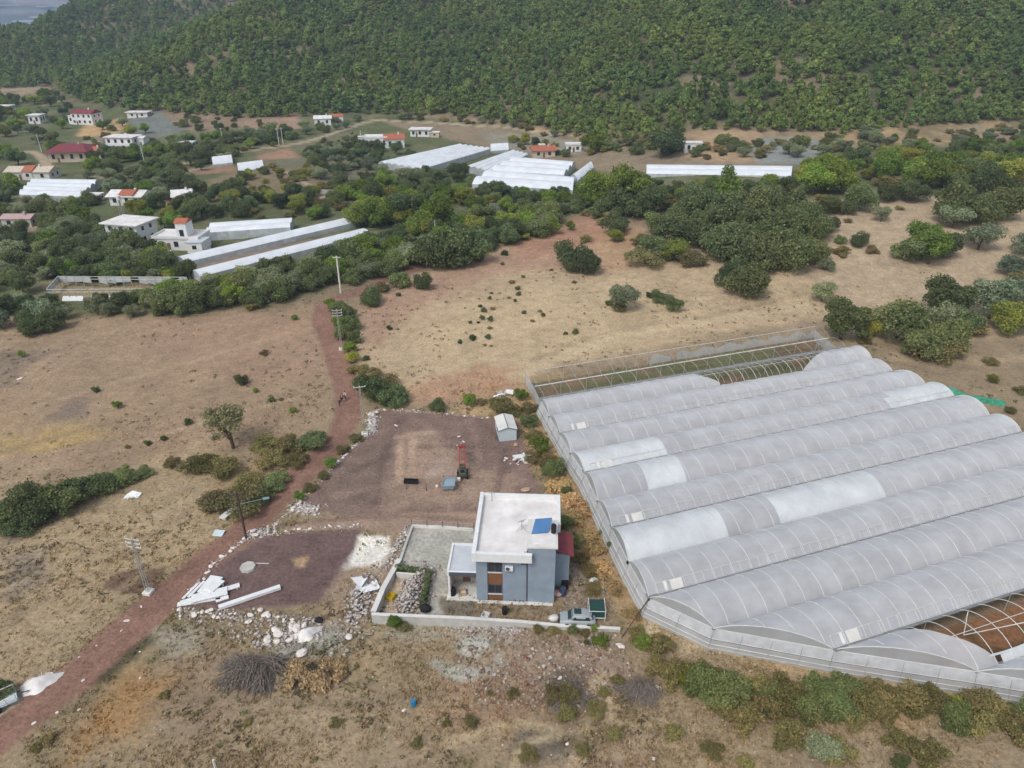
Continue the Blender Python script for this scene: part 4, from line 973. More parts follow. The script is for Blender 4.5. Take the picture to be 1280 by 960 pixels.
# ------------------------------------------------------------------ poles
def lattice_pole(px, py, h, label, arms=3, w=.36, rz=.2):
    x, y, z = at(px, py); r = empty('lattice_pole', (x, y, z), rz); tag(r, label, 'utility pole', 'white lattice power poles along the dirt road')
    m = MB(); n = 9; q = lambda t: w * (1 - .55 * t)
    for sx in (-1, 1):
        for sy in (-1, 1): m.bar((sx * w / 2, sy * w / 2, 0), (sx * q(1) / 2, sy * q(1) / 2, h), .035, seg=4)
    for i in range(n):
        a, b = i / n, (i + 1) / n
        for sx, sy in ((1, 0), (0, 1), (-1, 0), (0, -1)):
            for s in (-1, 1):
                A = (sx * q(a) / 2 + sy * s * q(a) / 2, sy * q(a) / 2 + sx * s * q(a) / 2, h * a); B = (sx * q(b) / 2 - sy * s * q(b) / 2, sy * q(b) / 2 - sx * s * q(b) / 2, h * b)
                if (i + (s > 0)) % 2: m.bar(A, B, .02, seg=3)
    obj('mast', m, M['steelgrey'], r)
    for k in range(arms):
        a = MB(); zz = h - .1 - k * .55; a.box(-.9, .9, -.04, .04, zz - .04, zz + .04); ar = obj('crossarm', a, M['steel'], r)
        i_ = MB()
        for sx in (-.85, 0, .85): i_.bar((sx, 0, zz + .06), (sx, 0, zz + .26), .06, .04, 6)
        obj('insulators', i_, M['white'], ar)
    b = MB(); b.box(-.5, .5, -.5, .5, -.3, .35); obj('footing', b, M['offwhite'], r, bevel=.05)
lattice_pole(427, 437, 8.4, 'white lattice power pole standing in the green bush strip along the dirt road')
lattice_pole(456, 543, 8.6, 'white lattice power pole beside the top left corner of gravel yard', 1)
lattice_pole(186, 741, 8.0, 'white lattice power pole in the lower left field beside dark soil patch', 3, rz=-.2)
def round_pole(px, py, h, mat, label, r0=.16, arms=0, group=None, rz=0):
    x, y, z = at(px, py); r = empty('utility_pole', (x, y, z), rz); tag(r, label, 'utility pole', group)
    m = MB(); m.bar((0, 0, -.3), (0, 0, h), r0, r0 * .65, 9); obj('mast', m, M[mat], r)
    for k in range(arms):
        a = MB(); zz = h - .3 - k * .8; a.box(-.9, .9, -.06, .06, zz - .07, zz + .07); ar = obj('crossarm', a, M[mat], r)
        i_ = MB()
        for sx in (-.8, 0, .8): i_.bar((sx, 0, zz + .06), (sx, 0, zz + .3), .07, .05, 6)
        obj('insulators', i_, M['darkgrey'], ar)
    return r
tp = round_pole(308, 673, 7.2, 'pole', 'dark timber power pole with crossarms beside the dirt road bend', .17, 2, rz=.3)
m = MB(); m.bar((0, 0, 5.4), (3.1, .6, 5.2), .035, seg=5); la = obj('lamp_arm', m, M['bluegrey'], tp); m = MB(); m.box(2.8, 3.6, .45, .75, 5.1, 5.25); obj('lamp_head', m, M['bluegrey'], la)
rp = round_pole(426, 366, 9.0, 'offwhite', 'pale concrete pole beside the bend of the dirt road', .24, 1)
round_pole(545, 309, 7.6, 'steelgrey', 'grey pole rising from the dark bushes above the dry field', .2)
for i, (a, b, h, lab) in enumerate([(349, 182, 8, 'thin pale pole at the lane, left of the pair above the olive grove'), (354, 181, 8, 'thin pale pole at the lane, right of the pair above the olive grove'), (280, 185, 9, 'thin pale pole among trees above the small white tunnels'),
                                 (181, 205, 9, 'thin pale pole in front of the white two storey house'), (749, 248, 7, 'thin pale pole between the trees right of white greenhouses'), (52, 190, 8, 'thin pale pole left of the large dark red roof'), (452, 182, 7, 'thin white post left of the villa cluster')]):
    round_pole(a, b, h, 'offwhite', lab, .17, 1 if i < 4 else 0)

# ------------------------------------------------------------------ people on the dirt road
def person(px, py, top, legs, label, rz=0, bend=0, arm=.25):
    x, y, z = at(px, py); r = empty('person', (x, y, z), rz); tag(r, label, 'person', 'people standing on the dirt road')
    V = [(0, 0, .95), (0, 0 + bend * .3, 1.2), (0, bend * .6, 1.42), (0, bend * .75, 1.52), (0, bend * .9, 1.6), (0, bend, 1.72),
         (.1, 0, .9), (.11, .02, .5), (.12, 0, .08), (.12, -.16, .03), (-.1, 0, .9), (-.11, .05, .5), (-.12, .02, .08), (-.12, -.14, .03),
         (.2, bend * .6, 1.4), (.27, bend * .5 - .02, 1.13), (.25, bend * .4 - arm, .95), (.24, bend * .4 - arm - .1, .88), (-.2, bend * .6, 1.4), (-.27, bend * .5 + .03, 1.13), (-.26, bend * .4 - .1, .9), (-.26, bend * .4 - .13, .8)]
    E_ = [(0, 1), (1, 2), (2, 3), (3, 4), (4, 5), (0, 6), (6, 7), (7, 8), (8, 9), (0, 10), (10, 11), (11, 12), (12, 13), (2, 14), (14, 15), (15, 16), (16, 17), (2, 18), (18, 19), (19, 20), (20, 21)]
    Rr = [.15, .14, .15, .065, .1, .085, .095, .065, .045, .04, .095, .065, .045, .04, .065, .045, .035, .035, .065, .045, .035, .035]
    me = bpy.data.meshes.new('body'); me.from_pydata(V, E_, []); o = bpy.data.objects.new('body', me); COL.objects.link(o); o.parent = r
    sk = o.modifiers.new('skin', 'SKIN'); o.modifiers.new('sub', 'SUBSURF').levels = 1; o.modifiers['sub'].render_levels = 2
    for i, q in enumerate(Rr): me.skin_vertices[0].data[i].radius = (q, q * .8)
    me.skin_vertices[0].data[0].use_root = True; me.materials.append(M['skin'])
    def shell(nm, idx, mat, k):
        ii = {a: b for b, a in enumerate(idx)}; mm = bpy.data.meshes.new(nm); mm.from_pydata([V[a] for a in idx], [(ii[a], ii[b]) for a, b in E_ if a in ii and b in ii], [])
        c = bpy.data.objects.new(nm, mm); COL.objects.link(c); c.parent = r; c.modifiers.new('skin', 'SKIN'); s = c.modifiers.new('sub', 'SUBSURF'); s.levels = 1; s.render_levels = 2
        for i, a in enumerate(idx): mm.skin_vertices[0].data[i].radius = (Rr[a] * k, Rr[a] * .85 * k)
        mm.skin_vertices[0].data[0].use_root = True; mm.materials.append(M[mat])
    shell('top', [1, 2, 14, 15, 16, 18, 19, 20], top, 1.2); shell('trousers', [0, 6, 7, 8, 10, 11, 12], legs, 1.2)
    h = MB(); n = 8
    for i in range(n):
        for j in range(5):
            t = 2 * math.pi * i / n; u = (math.pi * .62) * j / 4; h.v.append((math.sin(u) * math.cos(t) * .1, bend + .015 + math.sin(u) * math.sin(t) * .105, 1.7 + .12 * math.cos(u)))
    for i in range(n):
        for j in range(4): a = i * 5 + j; b = ((i + 1) % n) * 5 + j; h.f.append((a, b, b + 1, a + 1)); h.m.append(0)
    obj('hair', h, M['hair'], r, True)
person(428, 503, 'clothblack', 'clothblack', 'person in black clothes standing on the dirt road', .4)
person(432, 500, 'clothwhite', 'clothblue', 'person in a white top standing just behind the one in black', -.5)
person(425, 508, 'clothblack', 'clothblue', 'person in dark top bending forward on the dirt road edge', 1.2, -.25)

# ------------------------------------------------------------------ stones
def rock_mesh(seed, flat=.7):
    import bmesh
    rs = np.random.RandomState(seed); bm = bmesh.new(); bmesh.ops.create_icosphere(bm, subdivisions=2, radius=.5)
    ax = [Vector(rs.normal(size=3)).normalized() for _ in range(7)]; of = rs.uniform(.28, .44, 7)
    for v in bm.verts:
        for a, q in zip(ax, of):
            d = v.co.dot(a)
            if d > q: v.co -= a * (d - q)
        v.co.z = v.co.z * flat + .22; v.co += Vector(rs.normal(size=3)) * .012
    me = bpy.data.meshes.new('stone'); bm.to_mesh(me); bm.free(); return me
ROCKS = {}
for mt in ('rock', 'rockgrey', 'rocktan'):
    ROCKS[mt] = []
    for s in range(5):
        me = rock_mesh(s + 3, .55 + .08 * s); me.materials.append(M[mt]); ROCKS[mt].append(me)
def stone(x, y, s, mt, label, group, zoff=0, cat='stone'):
    s = s if group else s * .6
    o = bpy.data.objects.new('stone', rng.choice(ROCKS[mt])); COL.objects.link(o)
    o.location = (x, y, gz(x, y) + zoff); k = s
    o.scale = (k * rng.uniform(.9, 1.6), k * rng.uniform(.7, 1.1), k * rng.uniform(.35, .75)); o.rotation_euler = (rng.uniform(-.2, .2), rng.uniform(-.2, .2), rng.uniform(0, 6.28))
    return tag(o, label, cat, group)
def stone_row(px, n, smin, smax, mt, label, group, jit=.25):
    P = [Vector((*W(a, b)[:2], 0)) for a, b in px]; L = [0]
    for a, b in zip(P, P[1:]): L.append(L[-1] + (b - a).length)
    for i in range(n):
        d = (i + rng.uniform(-.3, .3)) / (n - 1) * L[-1]; d = min(max(d, 0), L[-1] - 1e-4); j = max(k for k in range(len(L) - 1) if L[k] <= d)
        p = P[j].lerp(P[j + 1], (d - L[j]) / max(L[j + 1] - L[j], 1e-6)); stone(p.x + rng.gauss(0, jit), p.y + rng.gauss(0, jit), rng.uniform(smin, smax), mt, label, group)
def stone_heap(px, n, smin, smax, mt, label, group, h=.3):
    P = [W(a, b)[:2] for a, b in px]; xs = [p[0] for p in P]; ys = [p[1] for p in P]; k = 0; t = 0
    while k < n and t < 4000:
        t += 1; x, y = rng.uniform(min(xs), max(xs)), rng.uniform(min(ys), max(ys)); ins = False
        for (a, b), (c, d) in zip(P, P[1:] + P[:1]):
            if (b > y) != (d > y) and x < a + (y - b) * (c - a) / (d - b): ins = not ins
        if ins: stone(x, y, rng.uniform(smin, smax), mt, label, group, rng.random() * h); k += 1
stone_row([(236, 744), (262, 712), (283, 692), (303, 676), (322, 664)], 14, 0.31, 0.69, 'rock', 'white stone in the row between dirt road and dark lower gravel plot', 'white stones edging the lower gravel plot', .15)
stone_heap([(312, 672), (318, 661), (332, 664), (330, 669)], 6, 0.37, 0.66, 'rock', 'white stone in the clump at the corner where driveway meets dirt road', 'white stones at the driveway corner')
stone_row([(332, 668), (350, 664), (400, 660), (452, 657)], 11, 0.19, 0.48, 'rock', 'pale stone in the row between driveway and dark lower gravel plot', 'pale stones along the driveway edge', .2)
stone_row([(340, 658), (365, 638), (420, 580), (445, 556), (463, 541)], 26, 0.22, 0.51, 'rock', 'pale stone in the long row along the left edge of the gravel yard', 'pale stones along the left yard edge', .12)
stone_heap([(364, 637), (368, 629), (385, 632), (398, 637), (392, 642), (370, 641)], 11, 0.31, 0.66, 'rock', 'white stone in the heap at the lower left corner of gravel yard', 'white stones heaped at the yard corner', .3)
stone_heap([(462, 538), (461, 516), (471, 512), (473, 520), (470, 540)], 14, 0.37, 0.72, 'rock', 'white stone in the tall heap at the top left corner of gravel yard', 'white stones heaped at the yard top corner', .6)
stone_row([(472, 512), (500, 511), (540, 516), (580, 520), (612, 523)], 14, 0.19, 0.57, 'rock', 'pale stone in the row along the back edge of gravel yard', 'pale stones along the back yard edge', .15)
stone_heap([(222, 772), (224, 760), (252, 760), (300, 764), (300, 772), (250, 774)], 16, 0.25, 0.66, 'rock', 'pale stone on the bank just below the white boards', 'pale stones below the white boards')
stone_heap([(300, 770), (330, 764), (350, 772), (400, 770), (400, 780), (340, 786), (310, 780)], 16, 0.25, 0.72, 'rock', 'pale stone on the lower bank of the dark gravel plot', 'pale stones on the lower plot bank')
stone_heap([(328, 805), (345, 788), (380, 782), (396, 790), (370, 800), (345, 808)], 19, 0.43, 1.02, 'rock', 'white slab like stone in the broken heap above the brush piles', 'white broken slabs above the brush piles', .25)
stone_heap([(508, 755), (512, 735), (520, 722), (534, 716), (538, 728), (530, 750), (522, 762)], 24, 0.22, 0.57, 'rockgrey', 'grey broken block in the rubble heap inside the courtyard', 'grey blocks heaped in the courtyard', 1.0)
stone_heap([(438, 758), (440, 735), (456, 728), (462, 745), (462, 770), (446, 775)], 16, 0.19, 0.54, 'rockgrey', 'pale lump in the debris heap outside the courtyard wall', 'pale debris outside the courtyard wall', .3)
stone_heap([(482, 705), (495, 678), (506, 662), (513, 664), (505, 690), (496, 707)], 14, 0.19, 0.48, 'rock', 'pale stone in the strip between sand patch and courtyard', 'pale stones left of the courtyard', .3)
stone_heap([(545, 785), (640, 783), (660, 790), (560, 792)], 19, 0.19, 0.51, 'rockgrey', 'grey stone along the foot of the long retaining wall', 'grey stones at the foot of the retaining wall', .2)
stone_heap([(558, 556), (575, 545), (588, 556), (580, 562), (562, 560)], 8, 0.22, 0.48, 'rock', 'pale stone scattered beyond the red machine', 'pale stones scattered beyond the red machine')
stone_heap([(628, 578), (634, 570), (660, 568), (662, 582), (648, 584)], 10, 0.25, 0.66, 'rock', 'white stone in the scatter at the right edge of the gravel yard', 'white stones at the right yard edge', .3)
stone_row([(180, 760), (140, 792), (110, 818), (66, 842)], 6, 0.22, 0.54, 'rock', 'pale stone on the left verge of the dirt road', 'pale stones on the left road verge', .4)
stone_row([(170, 815), (130, 848), (60, 905)], 6, 0.19, 0.42, 'rock', 'pale stone on the right verge of the dirt road', 'pale stones on the right road verge', .8)
for a, b, s, lab, mt in [(495, 532, 1.0, 'single white stone lying out on the dark back part of gravel yard', 'rock'), (658, 613, 1.9, 'large tan stone near the back right corner of the grey house', 'rocktan'), (645, 557, 1.7, 'large pale boulder right in front of the prefab cabin', 'rocktan'), (656, 577, 2.0, 'tan boulder beside the white stones at right yard edge', 'rocktan'),
                    (546, 608, 1.0, 'pale stone between black trough and blue grey hopper', 'rock'), (378, 818, 2.2, 'flat white slab stone just above the golden brush pile', 'rock'), (437, 798, 1.6, 'white flat stone at foot of debris outside courtyard corner', 'rock'), (700, 848, .8, 'white stone on the dark scrub patch below the silver car', 'rock'),
                    (700, 863, .7, 'small white stone at the lower edge of the dark scrub patch', 'rock'), (821, 860, .9, 'white stone on the dark brush right of the forked footpath', 'rock'), (904, 889, 1.1, 'white stone beside the hedge in front of greenhouse', 'rock'), (775, 808, 1.2, 'pale stone below the dark brace of the greenhouse corner', 'rock'),
                    (1023, 906, .9, 'pale stone below the bushes in the lower right corner', 'rock'), (1176, 906, .7, 'small white stone in dry grass far lower right', 'rock'), (1158, 862, 1.2, 'white stone at the foot of the greenhouse base kerb', 'rock'), (640, 870, .8, 'white stone in the pinkish stony ground below the yard wall', 'rock'), (505, 888, .6, 'small white stone beside the blue drum', 'rock'), (709, 930, .7, 'small white stone near the bottom edge right of centre', 'rock'), (817, 949, .7, 'small white stone at the very bottom edge', 'rock'), (25, 474, 1.2, 'pale stone on the grey patch of the left field', 'rock')]:
    x, y, z = at(a, b); stone(x, y, s, mt, lab, None, 0)
for a, b, w, lab in [(49, 855, 2.0, 'big heap of white lime beside the dirt road at lower left'), (384, 793, 1.6, 'low white heap of lime above the golden brush pile')]:
    x, y, z = at(a, b); m = MB(); n = 22; k = 6
    for j in range(k):
        for i in range(n):
            t = 2 * math.pi * i / n; q = w * (1 - j / k) * (1 + .18 * math.sin(3 * t + 1) + .1 * math.sin(7 * t)); m.v.append((q * math.cos(t) * .95, q * math.sin(t) * .55, .75 * sst(j / (k - 1)) + rng.uniform(0, .06) - (.05 if j == 0 else 0)))
    for j in range(k - 1):
        for i in range(n): a2 = j * n + i; b2 = j * n + (i + 1) % n; m.f.append((a2, b2, b2 + n, a2 + n)); m.m.append(0)
    m.f.append(tuple((k - 1) * n + i for i in range(n))); m.m.append(0)
    m.v = [(x0 * math.cos(.55) - y0 * math.sin(.55), x0 * math.sin(.55) + y0 * math.cos(.55), z0) for x0, y0, z0 in m.v]
    o = obj('lime_heap', m, M['roofwhite'], smooth=True); o.location = (x, y, z); tag(o, lab, 'heap')
for a, b, w, lab in [(458, 738, 1.5, 'torn white plastic sheets on the debris heap left of courtyard wall'), (630, 497, 1.6, 'torn white plastic sheet behind the cabin by the greenhouse frame corner'), (654, 575, 1.2, 'ring of white plastic scraps at the right edge of the gravel yard')]:
    x, y, z = at(a, b); m = MB()
    for i in range(9):
        cx, cy, cz = rng.uniform(-w, w) * .7, rng.uniform(-w, w) * .6, rng.uniform(.1, .7); d = [Vector((rng.uniform(-1, 1), rng.uniform(-1, 1), rng.uniform(-.4, .4))).normalized() * rng.uniform(.4, .9) for _ in range(2)]; c = Vector((cx, cy, cz))
        m.quad([c - d[0] - d[1], c + d[0] - d[1] * .8, c + d[0] * .9 + d[1], c - d[0] * .8 + d[1]])
    for i in range(4): m.bar((rng.uniform(-w, w), rng.uniform(-w, w), 0), (rng.uniform(-w, w), rng.uniform(-w, w), rng.uniform(.3, 1)), .05, seg=4)
    o = obj('plastic_sheets', m, M['white']); o.location = (x, y, z); tag(o, lab, 'plastic scraps')
# loose rubble too small and too many to count
def pebbles(name, px, n, smin, smax, cols, label):
    P = np.array([W(a, b)[:2] for a, b in px]); v = []; f = []; cc = []
    base = np.array([(1, 0, 0), (-1, 0, 0), (0, 1, 0), (0, -1, 0), (0, 0, 1), (0, 0, -1)], float)
    tri = np.array([(0, 2, 4), (2, 1, 4), (1, 3, 4), (3, 0, 4), (2, 0, 5), (1, 2, 5), (3, 1, 5), (0, 3, 5)])
    k = 0
    while k < n:
        x, y = rng.uniform(P[:, 0].min(), P[:, 0].max()), rng.uniform(P[:, 1].min(), P[:, 1].max()); ins = False
        for (a, b), (c, d) in zip(P, np.roll(P, -1, 0)):
            if (b > y) != (d > y) and x < a + (y - b) * (c - a) / (d - b): ins = not ins
        if not ins: k += .05; continue
        k += 1
        s = smin + (smax - smin) * rng.random() ** 3; q = base * np.array([s * rng.uniform(.6, 1.3), s * rng.uniform(.6, 1.3), s * rng.uniform(.4, .9)]); a = rng.random() * 6.28
        q = np.stack([q[:, 0] * math.cos(a) - q[:, 1] * math.sin(a), q[:, 0] * math.sin(a) + q[:, 1] * math.cos(a), q[:, 2]], 1) + nr.normal(size=(6, 3)) * s * .15
        f.append(tri + 6 * len(v)); v.append(q + np.array([x, y, gz(x, y) + s * .15])); c = np.array(C(*rng.choice(cols))) * rng.uniform(.75, 1.1); cc.append(np.tile(c, (6, 1)))
    me = npmesh(name, np.concatenate(v), np.concatenate(f), M['dry'], np.concatenate(cc)); o = bpy.data.objects.new(name, me); COL.objects.link(o); tag(o, label, 'rubble', None, 'stuff')
def row_pebbles(px, n, w, smin, smax, label, hh=0):
    P = WP(px); Q = [P[0]]
    v = []; f = []; cc = []
    base = np.array([(1, 0, 0), (-1, 0, 0), (0, 1, 0), (0, -1, 0), (0, 0, 1), (0, 0, -1)], float); tri = np.array([(0, 2, 4), (2, 1, 4), (1, 3, 4), (3, 0, 4), (2, 0, 5), (1, 2, 5), (3, 1, 5), (0, 3, 5)])
    for i in range(n):
        t = rng.random() * (len(P) - 1); j = int(t); a, b = P[j], P[j + 1]; x = lerp(a[0], b[0], t - j) + rng.gauss(0, w); y = lerp(a[1], b[1], t - j) + rng.gauss(0, w)
        s = rng.uniform(smin, smax); s *= .8; q = base * np.array([s * rng.uniform(.7, 1.6), s * rng.uniform(.6, 1.2), s * rng.uniform(.3, .6)]) + nr.normal(size=(6, 3)) * s * .18; an = rng.random() * 6.28
        q = np.stack([q[:, 0] * math.cos(an) - q[:, 1] * math.sin(an), q[:, 0] * math.sin(an) + q[:, 1] * math.cos(an), q[:, 2]], 1); f.append(tri + 6 * len(v)); v.append(q + np.array([x, y, gz(x, y) + s * .2 + (hh * rng.random() * math.exp(-((x - lerp(a[0], b[0], t - j)) ** 2 + (y - lerp(a[1], b[1], t - j)) ** 2) / (2 * w * w)) if hh else 0)])); cc.append(np.tile(np.array(C(*rng.choice([(232, 222, 214), (220, 204, 194), (236, 232, 226)]))) * rng.uniform(.85, 1.05), (6, 1)))
    me = npmesh('stone_rubble', np.concatenate(v), np.concatenate(f), M['dry'], np.concatenate(cc)); o = bpy.data.objects.new('stone_rubble', me); COL.objects.link(o); tag(o, label, 'rubble', None, 'stuff')
row_pebbles([(236, 744), (262, 712), (283, 692), (303, 676), (322, 664), (340, 668), (400, 660), (452, 657)], 260, .22, .08, .24, 'small white stones filling the rows round the lower gravel plot')
row_pebbles([(340, 658), (365, 638), (420, 580), (445, 556), (463, 541), (466, 516), (472, 512), (540, 516), (612, 523)], 420, .16, .08, .24, 'small white stones filling the rows round the gravel yard')
row_pebbles([(330, 800), (360, 792), (395, 786)], 180, .8, .1, .38, 'white broken bits in the heap above the brush piles')
row_pebbles([(222, 764), (300, 770), (400, 776)], 260, .45, .08, .3, 'pale stones strewn along the bank below the white boards')
row_pebbles([(368, 634), (394, 638)], 220, .7, .12, .4, 'white stones piled at the lower left corner of the gravel yard')
row_pebbles([(466, 516), (466, 541)], 240, .45, .12, .42, 'white stones piled at the top left corner of the gravel yard')
row_pebbles([(312, 670), (332, 664)], 120, .5, .1, .32, 'white stones piled at the driveway corner')
row_pebbles([(508, 760), (520, 734), (533, 716)], 900, .75, .1, .34, 'whitish rubble filling the long heap inside the courtyard', 1.5)
row_pebbles([(445, 775), (452, 745), (458, 722)], 420, .8, .08, .34, 'whitish debris strewn outside the courtyard wall', .6)
row_pebbles([(560, 786), (620, 786), (650, 788)], 260, .35, .07, .28, 'whitish debris along the foot of the retaining wall')
row_pebbles([(484, 710), (497, 682), (510, 660)], 240, .4, .07, .26, 'pale stones heaped along the courtyard upper left edge', .3)
pal = [(214, 200, 188), (190, 176, 164), (170, 150, 136), (226, 218, 208)]
pebbles('stone_rubble', [(600, 785), (770, 792), (800, 850), (740, 885), (600, 880), (560, 800)], 1500, .04, .30, pal + [(176, 130, 112)], 'loose stony rubble on the ground below the yard wall')
pebbles('stone_rubble', [(220, 760), (300, 766), (440, 775), (470, 790), (440, 820), (330, 815), (225, 775)], 900, .05, .34, pal, 'loose pale rubble on the bank below the gravel plot')
pebbles('stone_rubble', [(380, 625), (470, 532), (640, 525), (665, 600), (600, 640), (400, 640)], 900, .03, .16, [(196, 170, 156), (150, 128, 118), (212, 196, 186)], 'loose gravel stones on the upper yard')
pebbles('stone_rubble', [(780, 780), (815, 760), (900, 812), (1100, 862), (1270, 895), (1270, 905), (1080, 880), (860, 830)], 900, .05, .26, [(222, 204, 170), (204, 182, 146)], 'pale limestone rubble along the greenhouse foot')
pebbles('stone_rubble', [(690, 700), (760, 690), (790, 770), (700, 770)], 400, .04, .2, pal, 'loose rubble on waste ground right of the house')
pebbles('stone_rubble', [(470, 700), (545, 700), (545, 768), (440, 780), (430, 740)], 700, .04, .28, pal + [(160, 158, 154)], 'grey rubble bits round the courtyard heap')
pebbles('stone_rubble', [(300, 830), (1280, 900), (1280, 958), (0, 958), (60, 905)], 900, .03, .17, pal, 'scattered pale stones in the dry grass in front')
# ------------------------------------------------------------------ far greenhouses and houses
EXCL = []  # footprints kept free of plants
def inpoly(x, y, P):
    ins = False
    for (a, b), (c, d) in zip(P, P[1:] + P[:1]):
        if (b > y) != (d > y) and x < a + (y - b) * (c - a) / (d - b): ins = not ins
    return ins
def grow(P, m):
    cx = sum(p[0] for p in P) / len(P); cy = sum(p[1] for p in P) / len(P); o = []
    for x, y in P: d = math.hypot(x - cx, y - cy); o.append((x + (x - cx) / d * m, y + (y - cy) / d * m))
    return o
EXCL.append(grow(GFOOT, 1.0))
def far_greenhouse(px, n, label, h=2.4, rise=.16, name='plastic_greenhouse', dirty=False):
    """px: the two ends of the near eave, then the far eave (spans run along the near eave)"""
    A, B, Cc, D_ = [Vector((*(W(a, b, h)[:2] if not isinstance(a, Vector) else a.to_2d()), 0)) for a, b in px]
    for p in (A, B, Cc, D_): p.z = gz(p.x, p.y)
    z0 = A.z; root = empty(name, (A.x, A.y, z0)); tag(root, label, 'greenhouse', 'white greenhouses down in the valley')
    O = Vector((A.x, A.y, z0)); EXCL.append(grow([(p.x, p.y) for p in (A, B, Cc, D_)], 1.5))
    for k in range(n):
        f = MB(); seg = 8; g = MB()
        l0, l1 = A.lerp(D_, k / n), A.lerp(D_, (k + 1) / n); r0, r1 = B.lerp(Cc, k / n), B.lerp(Cc, (k + 1) / n)
        w = (l1 - l0).length; nl = max(1, int((r0 - l0).length / 8)); rows = []
        for i in range(nl + 1):
            a = l0.lerp(r0, i / nl); b = l1.lerp(r1, i / nl); row = []
            for j in range(seg + 1):
                q = j / seg; p = a.lerp(b, q); p.z += h + rise * w * (1 - abs(2 * q - 1) ** 2); row.append(p - O)
            rows.append(row)
        for i in range(nl):
            for j in range(seg): f.quad([rows[i][j], rows[i + 1][j], rows[i + 1][j + 1], rows[i][j + 1]])
        obj('roof_span', f, M['filmfar'], root, True)
        for row in (rows[0], rows[-1]):
            za, zb = row[0].z, row[-1].z; ns = len(row) - 1
            for qi, (a, b) in enumerate(zip(row, row[1:])): g.quad([(a.x, a.y, lerp(za, zb, qi / ns)), (b.x, b.y, lerp(za, zb, (qi + 1) / ns)), b, a])
        obj('end_gable', g, M['filmfarwall'], root)
        if k: gt = MB(); a = l0 - O; b = r0 - O; gt.bar((a.x, a.y, a.z + h), (b.x, b.y, b.z + h), .16, seg=4); obj('gutter', gt, M['gutter'], root)
    w = MB(); P = [p - O for p in (A, B, Cc, D_)]
    for a, b in zip(P, P[1:] + P[:1]): w.quad([(a.x, a.y, a.z - 2), (b.x, b.y, b.z - 2), (b.x, b.y, b.z + h), (a.x, a.y, a.z + h)])
    obj('side_wall', w, M['filmfarwall'], root)
    s = MB()
    for a, b in zip(P, P[1:] + P[:1]):
        q = max(2, int((b - a).length / 5))
        for i in range(q): p = a.lerp(b, i / q); s.bar((p.x, p.y, p.z - 1), (p.x, p.y, p.z + h), .09, seg=4)
    obj('posts', s, M['steelgrey'], root)
    return root
def strip_greenhouse(a, b, w, n, label, h=2.4, rise=.16):
    A, B = Vector((*W(*a)[:2], 0)), Vector((*W(*b)[:2], 0)); d = (B - A).normalized(); nn = Vector((-d.y, d.x, 0)) * w * n
    return far_greenhouse([(A, 0), (B, 0), (B + nn, 0), (A + nn, 0)], n, label, h, rise)
far_greenhouse([(24, 243), (101, 246), (124, 226), (42, 225)], 4, 'wide white greenhouse with several ridges at the left of the village')
strip_greenhouse((259, 301), (364, 294), 5, 2, 'pale twin ridge greenhouse right of the house with the small red tower')
strip_greenhouse((233, 335), (448, 283), 5.4, 1, 'upper one of the two long white tunnel greenhouses beside the stream bushes', 1.5, .17)
strip_greenhouse((252, 353), (464, 298), 5.4, 1, 'lower one of the two long white tunnel greenhouses beside the stream bushes', 1.5, .17)
far_greenhouse([(525, 212), (613, 186), (572, 181), (473, 203)], 6, 'white greenhouse with its ridges slanting away, right of the olive grove')
far_greenhouse([(614, 215), (660, 193), (640, 188), (582, 208)], 4, 'grey white slanting greenhouse at the upper left of the white greenhouse cluster')
far_greenhouse([(613, 213), (705, 219), (719, 204), (645, 198)], 3, 'bright white greenhouse in the middle of the white greenhouse cluster')
far_greenhouse([(590, 230), (716, 238), (718, 224), (612, 215)], 2, 'nearest and longest greenhouse of the white greenhouse cluster')
far_greenhouse([(722, 226), (742, 209), (736, 204), (714, 220)], 1, 'single narrow white tunnel at the right end of the greenhouse cluster')
far_greenhouse([(808, 217), (989, 220), (990, 209), (808, 207)], 2, 'long low white greenhouse half hidden by trees below the forest', 1.5)
far_greenhouse([(266, 206), (291, 203), (290, 198), (266, 201)], 1, 'smaller of the two little white tunnels on the reddish slope', 1.0, .3)
far_greenhouse([(298, 214), (330, 210), (328, 205), (297, 209)], 1, 'larger of the two little white tunnels on the reddish slope', 1.0, .3)
far_greenhouse([(613, 189), (636, 187), (634, 184), (614, 185)], 1, 'tiny greenish white tunnel behind the white greenhouse cluster', 1.0, .3)
